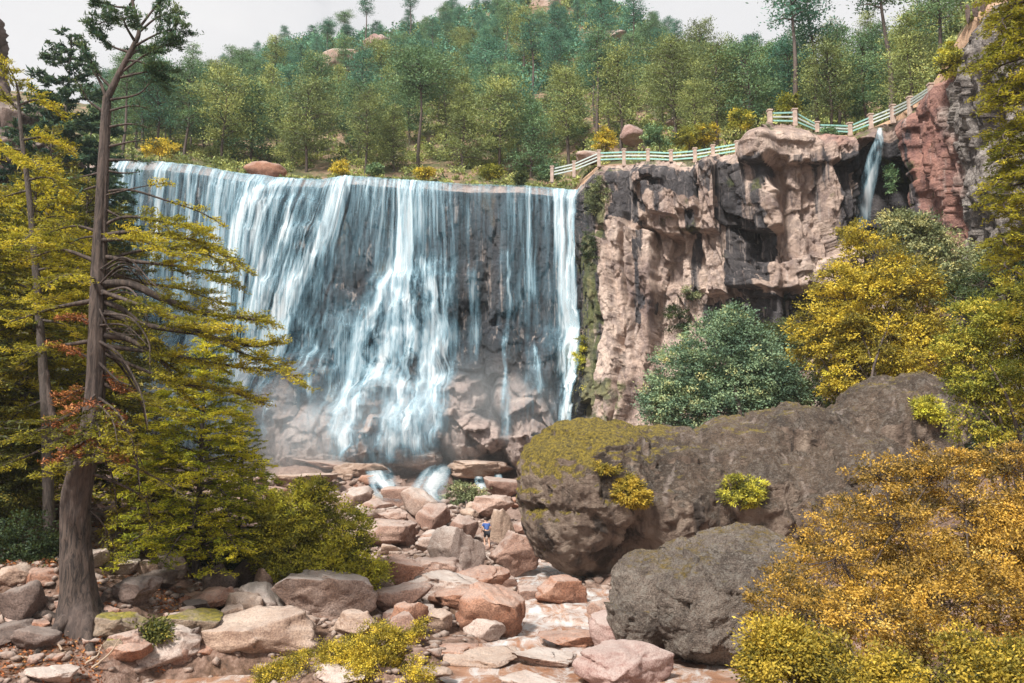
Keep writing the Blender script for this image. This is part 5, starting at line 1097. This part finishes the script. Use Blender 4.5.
# --- generated conifers (full trees, shared shapes)
def conifer(seed, H, Rm, z0=.08, nb=70, twig=.7, droop=.25, lean=0, needle=.13, gap=.15, nper=30, power=.75, r0=None, width=.045, sub=True):
    rng = np.random.default_rng(seed); W, L = Buf(), Buf(); zz = np.linspace(0, H, 14)
    tp = np.stack([lean * (zz / H) ** 2, .08 * np.sin(zz), zz], 1); V, Q = tube(tp, np.linspace(r0 or H * .016, .02, 14), 8, .06, rng); W.add(V, Q)
    for k in range(nb):
        f = ((k + rng.random()) / nb); z = H * (z0 + (1 - z0) * f); r = (Rm * (1 - f) ** power + .25) * rng.uniform(.7, 1.15); az = k * 2.4 + rng.uniform(-.4, .4)
        d = np.array([math.cos(az), math.sin(az), 0]); b0 = np.array([np.interp(z, zz, tp[:, 0]), np.interp(z, zz, tp[:, 1]), z])
        up = .35 * f - droop * (1 - f)
        bough(W, L, [b0, b0 + d * r * .5 + UP * (up * .5 + .10) * r, b0 + d * r + UP * (up - .08) * r], .012 * r + .012, rng, twig=min(twig, r * .55), start=.22, gap=gap, needle=needle, nper=nper, n=8, width=width, tint=.40 + .16 * rng.random(), sub=sub)
    return W.mesh('trunk'), L.mesh('crown', False)
CP = {}
def put_conifer(key, px, py, Y, h, mat, yaw, label, bark=None, cat='tree', group=None, z=None, name='conifer_tree'):
    W, L, H = CP[key][:3]; s = h / H; b = P(px, py, Y) if z is None else np.array([*P(px, py, Y)[:2], z])
    root = empty(name, b); root.scale = (s, s, s); root.rotation_euler = (0, 0, yaw); tag(root, label, cat, group)
    for nm, me, mt in (('trunk', W, bark or BARK2), ('crown', L, mat)):
        pk = (key, nm)
        if pk in proto: o = proto[pk].copy(); COL.objects.link(o); o.parent = root
        else: o = link(nm, me, mt, root); proto[pk] = o
        o.material_slots[0].link = 'OBJECT'; o.material_slots[0].material = mt
    return root
CP['fir'] = (*conifer(11, 8.5, 2.9, .10, 84, .9, .18, needle=.13, gap=.12, nper=40), 8.5)
CP['fir2'] = (*conifer(12, 9, 2.6, .15, 64, .8, .25, needle=.15, gap=.15, nper=32, width=.05), 9)
CP['lanky'] = (*conifer(13, 20, 2.9, .45, 56, .9, -.05, needle=.26, gap=.17, nper=40, power=.6, width=.07, sub=True), 20)
grp_l = 'conifers crowding the left bank'
def gy(px, Y): x = float(BE(px, 455)[0]) * Y; return float(ground_z(x, Y))
put_conifer('fir', 196, 560, 30.5, 8.6, M_NGREEN, .3, 'bright yellow green fir right of the gnarled tall tree', group=grp_l, z=gy(196, 30.5))
put_conifer('fir2', 238, 560, 33, 6.4, M_NGREEN, 1.2, 'smaller bright fir tucked behind the yellow green fir', group=grp_l, z=gy(238, 33))
put_conifer('fir2', 150, 560, 31.5, 5.6, M_NOLIVE, 2.2, 'olive young fir seen between the gnarled trunk and the bright fir', group=grp_l, z=gy(150, 31.5))
put_conifer('fir2', 116, 560, 34, 6.4, M_NDARK, 3.2, 'dark fir directly behind the gnarled trunk', group=grp_l, z=gy(116, 34))
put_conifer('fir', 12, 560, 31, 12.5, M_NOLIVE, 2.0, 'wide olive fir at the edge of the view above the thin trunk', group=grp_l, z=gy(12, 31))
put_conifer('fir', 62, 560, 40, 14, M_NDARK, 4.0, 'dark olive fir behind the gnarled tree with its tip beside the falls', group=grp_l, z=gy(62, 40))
put_conifer('fir2', 22, 560, 45, 18, M_NDARK, 1.0, 'tall dark fir below the dark crag', group=grp_l, z=gy(22, 45))
put_conifer('lanky', 34, 560, 58, 33.5, M_NTEAL, .6, 'lanky blue green pine reaching above the frame over the dark crag', group=grp_l, z=gy(34, 58))
put_conifer('lanky', 70, 560, 62, 25.5, M_NTEAL, 2.6, 'blue green pine half hidden behind the gnarled trunk', group=grp_l, z=gy(84, 62))
put_conifer('lanky', 62, 560, 66, 29.5, M_NTEAL, 4.1, 'thin blue green pine between the two taller lanky pines', group=grp_l, z=gy(62, 66))
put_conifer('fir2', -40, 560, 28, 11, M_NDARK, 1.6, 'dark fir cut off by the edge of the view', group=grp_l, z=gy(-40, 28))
# thin trunked tree at far left
rt = np.random.default_rng(8); W, L = Buf(), Buf(); Yt = 27.5
tk = PP([(52, 600), (49, 520), (46, 420), (41, 340), (35, 262), (29, 195), (22, 140), (18, 95)], Yt); V, Q = tube(curve(tk, 50), np.linspace(6.2, 1.5, 50) / F * Yt, 9, .06, rt); W.add(V, Q)
for l in [[(20,110),(0,95),(-20,98)], [(19,105),(38,100),(58,112)], [(22,140),(45,138),(70,150)], [(24,150),(5,150),(-20,160)], [(28,180),(50,178),(78,195)], [(30,190),(10,195),(-20,205)], [(33,230),(60,230),(85,245)], [(33,240),(10,245),(-15,260)], [(36,270),(62,268),(90,282)],
          [(38,300),(15,300),(-10,312)], [(40,320),(64,325),(84,345)], [(20,100),(15,80),(5,60)], [(26,165,0),(32,160,-1.5),(40,170,-2.6)], [(33,235,0),(30,235,-1.5),(20,245,-2.5)], [(38,300,0),(45,300,-1.4),(55,312,-2.2)], [(42,350),(20,365),(-5,380)], [(44,400),(22,410),(0,430)]]:
    bough(W, L, PP(l, Yt), .05, rt, twig=.8, start=.15, gap=.10, nper=42, tint=.52)
o0 = tk[0].copy(); root = empty('conifer_tree', o0); tag(root, 'thin trunked olive conifer standing at the far left edge', 'tree', grp_l); link('trunk', sh(W, o0).mesh('t'), BARK2, root); link('crown', sh(L, o0).mesh('c', False), M_NOLIVE, root)
# overhanging conifer at far right
rr = np.random.default_rng(18); W, L = Buf(), Buf(); Yt = 22.5
tk = PP([(1110, 640), (1105, 500), (1098, 300), (1090, 100), (1084, -60), (1080, -160)], Yt); V, Q = tube(curve(tk, 50), np.linspace(16, 5, 50) / F * Yt, 9, .06, rr); W.add(V, Q)
for y in [-90, -60, -35, -12, 8, 30, 52, 76, 100, 124, 150, 178, 205, 235, 262]:
    reach = rr.uniform(968, 1003) + (12 if y < 0 else 0) + (25 if y > 190 else 0)
    for dy in (-1.6, 0.1, 1.5):
        rc = reach + abs(dy) * 8 + rr.uniform(-8, 10); yy_ = y + rr.uniform(-8, 8)
        bough(W, L, PP([(1092, yy_ - 26, 0), (1045, yy_ - 8, dy * .6), (1005, yy_ + 4, dy), (rc, yy_ + 16, dy * 1.2)], Yt), .06, rr, twig=.75, start=.30, gap=.115, nper=36, tint=.46 if dy else .54)
o0 = tk[0].copy(); o0[2] = ground_z(o0[0], o0[1]); root = empty('conifer_tree', o0); tag(root, 'dense olive conifer reaching in over the grey crag from the upper right', 'tree'); link('trunk', sh(W, o0).mesh('t'), BARK, root); link('crown', sh(L, o0).mesh('c', False), M_NMID, root)

# dark shrubs low on the left bank
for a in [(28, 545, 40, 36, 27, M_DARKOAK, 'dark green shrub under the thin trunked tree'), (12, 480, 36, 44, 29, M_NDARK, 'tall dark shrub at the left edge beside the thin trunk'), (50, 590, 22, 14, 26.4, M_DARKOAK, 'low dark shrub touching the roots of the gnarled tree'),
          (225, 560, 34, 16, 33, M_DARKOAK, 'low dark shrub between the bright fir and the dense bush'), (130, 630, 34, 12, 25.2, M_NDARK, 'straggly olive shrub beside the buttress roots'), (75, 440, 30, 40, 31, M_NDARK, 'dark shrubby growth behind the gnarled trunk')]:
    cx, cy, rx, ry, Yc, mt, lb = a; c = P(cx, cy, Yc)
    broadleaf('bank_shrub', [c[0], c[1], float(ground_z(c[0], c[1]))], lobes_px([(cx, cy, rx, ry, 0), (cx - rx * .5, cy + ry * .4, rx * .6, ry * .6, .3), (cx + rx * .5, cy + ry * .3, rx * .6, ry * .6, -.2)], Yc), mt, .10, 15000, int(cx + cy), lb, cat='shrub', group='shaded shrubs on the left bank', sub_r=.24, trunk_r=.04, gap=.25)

# dark crag at upper left, rock mounds ivy
fused_rock('crag', [(-25, 110, 34, 50, 0), (-55, 60, 45, 80, 0), (22, 140, 28, 34, 0), (50, 170, 26, 36, 0), (0, 190, 60, 90, 0), (60, 230, 40, 60, 0)], 62, RM['dark'], .3, 61, (.9, .35), 'dark pinkish crag towering behind the lanky pines', cat='crag', cell=3, fac=.8)
# jagged pinnacles crowning the grey crag
for k, (px, py, w_, h_, lb) in enumerate([(968, 10, 5, 24, 'shortest dark stone pinnacle on the grey crag'), (975, 5, 6, 20, 'middle dark stone pinnacle on the grey crag'), (984, 0, 7, 22, 'pinnacle nearest the conifer on the grey crag')]):
    c = P(px, py + 4, 50.5); me = rock_mesh('pinnacle', (w_ / F * 50, w_ / F * 50, h_ / F * 50), 700 + k, 4, 10, .65); o = link('pinnacle', me, RM['dark']); o.location = c; tag(o, lb, 'pinnacle', 'stone pinnacles on the grey crag')

# ================================================================ fence
m_post = plain_mat('fence_post_stone', (.42, .32, .27), .9, .35, 3); m_rail = plain_mat('weathered_white_rail_paint', (.44, .50, .48), .6, .22, 5); m_teal = plain_mat('pale_green_rail_paint', (.24, .46, .42), .6, .25, 5)
def box_mesh(name, a, b, wd, ht):
    a, b = np.array(a, float), np.array(b, float); d = unit(b - a); s = unit(np.cross(d, UP)) * wd / 2; u = UP * ht / 2
    bm = __import__('bmesh').new(); vs_ = [bm.verts.new(p + i * s + j * u) for p in (a, b) for i, j in ((-1, -1), (1, -1), (1, 1), (-1, 1))]
    for f in ((3, 2, 1, 0), (4, 5, 6, 7), (0, 1, 5, 4), (1, 2, 6, 5), (2, 3, 7, 6), (3, 0, 4, 7)): bm.faces.new([vs_[i] for i in f])
    __import__('bmesh').ops.bevel(bm, geom=list(bm.edges), offset=min(wd, ht) * .12, segments=1, affect='EDGES')
    me = bpy.data.meshes.new(name); bm.to_mesh(me); bm.free(); return me
def stone_post(w, h):
    bm = __import__('bmesh').new(); __import__('bmesh').ops.create_cube(bm, size=1)
    for v in bm.verts: v.co = (v.co.x * w, v.co.y * w, v.co.z * h)
    __import__('bmesh').ops.bevel(bm, geom=list(bm.edges), offset=w * .12, segments=2, affect='EDGES')
    cp = __import__('bmesh').ops.create_cube(bm, size=1)['verts']
    for v in cp: v.co = (v.co.x * w * 1.25, v.co.y * w * 1.25, v.co.z * .1 + h * .5)
    me = bpy.data.meshes.new('post'); bm.to_mesh(me); bm.free(); return me
FENCE = [(552, 168, 177), (574, 163, 172), (599, 152, 162), (624, 151, 161), (648, 151, 161), (671, 152, 162), (695, 150, 160), (713, 147, 157), (737, 143, 153), (760, 131, 141)], [(770, 112, 123), (795, 111, 124), (817, 124, 132), (850, 125, 134), (871, 116, 126), (893, 107, 117), (910, 99, 108), (931, 86, 94)]
for fi, posts in enumerate(FENCE):
    tops = [P(a, b, interp(a, RIM_Y) + .5) for a, b, c in posts]; bots = [P(a, c, interp(a, RIM_Y) + .5) for a, b, c in posts]
    root = empty('fence', bots[0]); tag(root, ['white and pale green rail fence with stone posts starting at the falls', 'rail fence with stone posts climbing past the side waterfall to the crag'][fi], 'fence', 'fences along the cliff top')
    o0 = np.array(bots[0])
    for t_, b_ in zip(tops, bots):
        gz_ = min(b_[2], t_[2] - .9) - .5; w_ = .30 if fi == 0 else .34
        link('post', stone_post(w_, t_[2] + .12 - gz_), m_post, root, loc=np.array([b_[0], b_[1], (gz_ + t_[2] + .12) / 2]) - o0)
    for j in range(len(tops) - 1):
        if fi == 1 and j == 3: pass
        for lv in (.12, .45, .78):
            a = bots[j] * lv + tops[j] * (1 - lv); b = bots[j + 1] * lv + tops[j + 1] * (1 - lv)
            mt = m_rail if (fi == 0 and j < 2) or (fi == 1 and j > 3) or lv == .45 else m_teal
            link('rail', box_mesh('rail', a - o0, b - o0, .07, .13), mt, root)

# ================================================================ the hiker
def skin_mesh(name, joints, edges, radii, lvl=2):
    me = bpy.data.meshes.new(name); me.from_pydata([tuple(map(float, j)) for j in joints], edges, []); o = bpy.data.objects.new(name, me); COL.objects.link(o)
    o.modifiers.new('s', 'SKIN'); s2 = o.modifiers.new('u', 'SUBSURF'); s2.levels = lvl; s2.render_levels = lvl
    for v, r in zip(me.skin_vertices[0].data, radii): v.radius = (r, r) if not isinstance(r, tuple) else r
    me.skin_vertices[0].data[0].use_root = True
    dg = bpy.context.evaluated_depsgraph_get(); m2 = bpy.data.meshes.new_from_object(o.evaluated_get(dg)); bpy.data.objects.remove(o); m2.name = name
    m2.polygons.foreach_set('use_smooth', np.ones(len(m2.polygons), bool)); return m2
J = {'pel': (0, 0, .92), 'sp': (-.01, .05, 1.12), 'ch': (-.03, .13, 1.32), 'nk': (-.05, .18, 1.47), 'hd0': (-.06, .20, 1.55), 'hd': (-.07, .22, 1.66), 'hd1': (-.07, .22, 1.73),
     'sl': (-.20, .12, 1.38), 'el': (-.29, .05, 1.14), 'wl': (-.32, .18, .93), 'hl': (-.32, .22, .86), 'sr': (.15, .15, 1.38), 'er': (.24, .06, 1.14), 'wr': (.22, .22, .98), 'hr': (.21, .27, .92),
     'jl': (-.10, 0, .88), 'kl': (-.13, .16, .50), 'al': (-.12, .02, .10), 'fl': (-.13, .05, .04), 'tl': (-.14, .20, .03), 'jr': (.10, 0, .88), 'kr': (.12, .06, .47), 'ar': (.13, -.12, .09), 'fr': (.13, -.10, .03), 'tr': (.13, .06, .02)}
names = list(J)
RAD = dict(pel=.13, sp=.12, ch=.145, nk=.055, hd0=.075, hd=.098, hd1=.06, sl=.06, el=.042, wl=.030, hl=.032, sr=.06, er=.042, wr=.030, hr=.032, jl=.088, kl=.058, al=.04, fl=.04, tl=.032, jr=.088, kr=.058, ar=.04, fr=.04, tr=.032)
E = [('pel', 'sp'), ('sp', 'ch'), ('ch', 'nk'), ('nk', 'hd0'), ('hd0', 'hd'), ('hd', 'hd1'), ('ch', 'sl'), ('sl', 'el'), ('el', 'wl'), ('wl', 'hl'), ('ch', 'sr'), ('sr', 'er'), ('er', 'wr'), ('wr', 'hr'), ('pel', 'jl'), ('jl', 'kl'), ('kl', 'al'), ('al', 'fl'), ('fl', 'tl'), ('pel', 'jr'), ('jr', 'kr'), ('kr', 'ar'), ('ar', 'fr'), ('fr', 'tr')]
def sub_fig(name, keep, grow, over=None):
    ks = [k for k in names if k in keep]; jj = [(over or {}).get(k, J[k]) for k in ks]; ee = [(ks.index(a), ks.index(b)) for a, b in E if a in ks and b in ks]
    return skin_mesh(name, jj, ee, [RAD[k] + grow for k in ks])
hb = ground_hit(487, 549); hY = hb[1]
hroot = empty('person', (hb[0], hb[1], float(P(487, 547.5, hY)[2])))
tag(hroot, 'hiker in blue shirt and dark shorts climbing over the boulders below the falls', 'person')
sc_ = 28.5 / F * hY / 1.76; hroot.scale = (sc_,) * 3; hroot.rotation_euler = (0, 0, .25)
body = skin_mesh('body', [J[k] for k in names], [(names.index(a), names.index(b)) for a, b in E], [RAD[k] for k in names])
link('body', body, plain_mat('skin', (.50, .30, .21), .6, .1), hroot)
mid_el = {'el': tuple((np.array(J['sl']) * .35 + np.array(J['el']) * .65)), 'er': tuple((np.array(J['sr']) * .35 + np.array(J['er']) * .65))}
link('shirt', sub_fig('shirt', ('pel', 'sp', 'ch', 'sl', 'el', 'sr', 'er'), .018, {**mid_el, 'pel': (0, 0, .98)}), plain_mat('blue_shirt_cloth', (.045, .10, .30), .8, .25), hroot)
kn = {'kl': tuple((np.array(J['jl']) * .25 + np.array(J['kl']) * .75)), 'kr': tuple((np.array(J['jr']) * .25 + np.array(J['kr']) * .75))}
link('shorts', sub_fig('shorts', ('pel', 'jl', 'kl', 'jr', 'kr'), .026, kn), plain_mat('dark_shorts_cloth', (.02, .022, .03), .85, .2), hroot)
Vh, Fh = ico(3); hv = Vh * [.108, .115, .115]; hv = hv[:, :] ; keepf = Fh[(Vh[Fh].mean(1) @ np.array([0, -.35, .8])) > .0]
link('hair', mk_mesh('hair', hv + [-.07, .215, 1.675], keepf), plain_mat('brown_hair', (.05, .03, .02), .8, .3), hroot)
link('shoe', skin_mesh('shoe', [J['fl'], J['tl']], [(0, 1)], [.055, .045]), plain_mat('shoe_leather', (.05, .04, .035), .7), hroot); link('shoe', skin_mesh('shoe', [J['fr'], J['tr']], [(0, 1)], [.055, .045]), bpy.data.materials['shoe_leather'], hroot)
put_rock(484, 556, 30, 12, 'brown', 811, 'brown footing stone directly under the hiker', flat=.4, sub=4, Y=hY - .15)

# ================================================================ sticks, litter, foot cascades, mist, haze
for k, (l, lb) in enumerate([([(92, 668), (108, 655), (121, 637)], 'pale bare stick leaning beside the pale angular boulder'), ([(85, 664), (98, 655), (101, 645)], 'short bent stick next to the pale leaning one'), ([(62, 650), (57, 642), (53, 634)], 'thin stick poking up in front of the roots'), ([(10, 655), (40, 658), (66, 652)], 'long twig lying flat in the leaf litter')]):
    pp = []
    for a, b_ in l:
        g_ = ground_hit(l[0][0], l[0][1] + 3); pp.append(P(a, b_, g_[1] + .1 * len(pp)))
    c = curve(pp, 12); c = c + np.random.default_rng(k).normal(size=c.shape) * .008; V, Q = tube(c - c[0], np.linspace(.035, .012, 12), 6); tag(link('stick', mk_mesh('stick', V, Q), plain_mat('dry_wood_%d' % k, (.36, .27, .2), .85), loc=c[0]), lb, 'stick', 'fallen sticks on the left bank')
lr = np.random.default_rng(44); Lb = Buf(); n_l = 26000
cx = lr.uniform(-30, 300, n_l); Yl = lr.uniform(20, 40, n_l); x_ = BE(cx, 600)[0] * Yl; m_ = fbm(x_ * .6, Yl * .6, 0, 6, 3) > .0; x_, Yl = x_[m_], Yl[m_]; z_ = ground_z(x_, Yl); m_ = z_ > -6.1; x_, Yl, z_ = x_[m_], Yl[m_], z_[m_]
V, Q = leaves(np.stack([x_, Yl, z_ + lr.uniform(.0, .12, len(z_))], 1), unit(lr.normal(size=(len(z_), 3)) * [1, 1, .5]), .13, .05, lr); Lb.add(V, Q, np.repeat(np.clip(.45 + lr.normal(size=len(z_)) * .2, 0, 1), 4))
tag(link('leaf_litter', Lb.mesh('litter', False), M_DEAD), 'rusty fallen needles and leaves scattered over the left bank', 'leaf litter', kind='stuff')

for k, (l, w_, lb) in enumerate([([(440, 458), (441, 468), (436, 482), (428, 496), (430, 512)], [.5, .8, 1.2, 1.4, 1.1], 'strong white foot cascade spilling over ledges toward the boulders'), ([(368, 450), (372, 462), (380, 476), (386, 492), (394, 510)], [.5, .8, 1.1, 1.2, 1.0], 'thinner foot cascade left of the strong one'),
      ([(404, 452), (410, 462), (416, 474)], [.6, .9, .8], 'small veil of water between the two foot cascades'), ([(478, 478), (480, 488), (482, 498)], [.3, .4, .4], 'short trickle over the pink ledge block'), ([(497, 472), (499, 484), (502, 496)], [.25, .35, .4], 'trickle beside the giant boulder end')]):
    pp = []
    for a, b_ in l:
        g_ = ground_hit(a, b_ + 3, 20, 76); pp.append(g_ * [1, 1, 1] + [0, -.4, .55])
    V, Q, a_ = ribbon(pp, w_, seed=40 + k, gain=.85)
    x_, y_, z_ = V.T; V[:, 2] = np.maximum(V[:, 2], ground_z(x_, y_) + .08)
    tag(link('cascade', mk_mesh('cascade', V, Q, {'flow': a_}), WATER), lb, 'cascade', 'foot cascades below the main falls', 'structure')

def vol_mat(name, density, color, shaped=False):
    m, nt, out = mat_new(name); n = N(nt); v = n('VolumePrincipled'); v.inputs['Color'].default_value = (*color, 1); v.inputs['Density'].default_value = density; v.inputs['Anisotropy'].default_value = .2
    if shaped:
        tc = n('TexCoord').outputs['Object']; ln = n('VectorMath', operation='LENGTH'); nt.links.new(tc, ln.inputs[0])
        fall = n.ramp(ln.outputs['Value'], [(.15, 1.0), (.95, 0.0)], 'EASE'); nz = n.ramp(n.noise(n.mapping(tc, (4, 1.5, 1.5)), 1.0, 3), [(.3, .25), (.7, 1.0)])
        nt.links.new(n.math('MULTIPLY', n.math('MULTIPLY', fall, nz), density), v.inputs['Density'])
    nt.links.new(v.outputs[0], out.inputs['Volume']); return m
MV = vol_mat('spray_air', .15, (.93, .97, 1.0), True)
for k, (px, py, Y, r, lb) in enumerate([(330, 440, 68, (15, 5.5, 6.5), 'wide veil of spray drifting at the foot of the falls'), (470, 415, 69.5, (11, 4.5, 7), 'thinner spray by the rounded rock mounds')]):
    Vm, Fm = ico(4); o = link('mist', mk_mesh('mist', Vm, Fm), MV); o.location = P(px, py, Y); o.scale = r; tag(o, lb, 'mist', kind='stuff')
hz = bpy.data.meshes.new('haze'); x0, x1, y0, y1, z0, z1 = -1000, 1000, -1000, 1600, -16, 140
hz.from_pydata([(x, y, z) for x in (x0, x1) for y in (y0, y1) for z in (z0, z1)], [], [(0, 1, 3, 2), (4, 6, 7, 5), (0, 4, 5, 1), (2, 3, 7, 6), (0, 2, 6, 4), (1, 5, 7, 3)])
HAZE = vol_mat('pale_air', .00025, (.82, .93, 1.0)); tag(link('haze', hz, HAZE), 'thin bluish air that softens the far hillside', 'haze', kind='stuff')
vs.exposure = .66
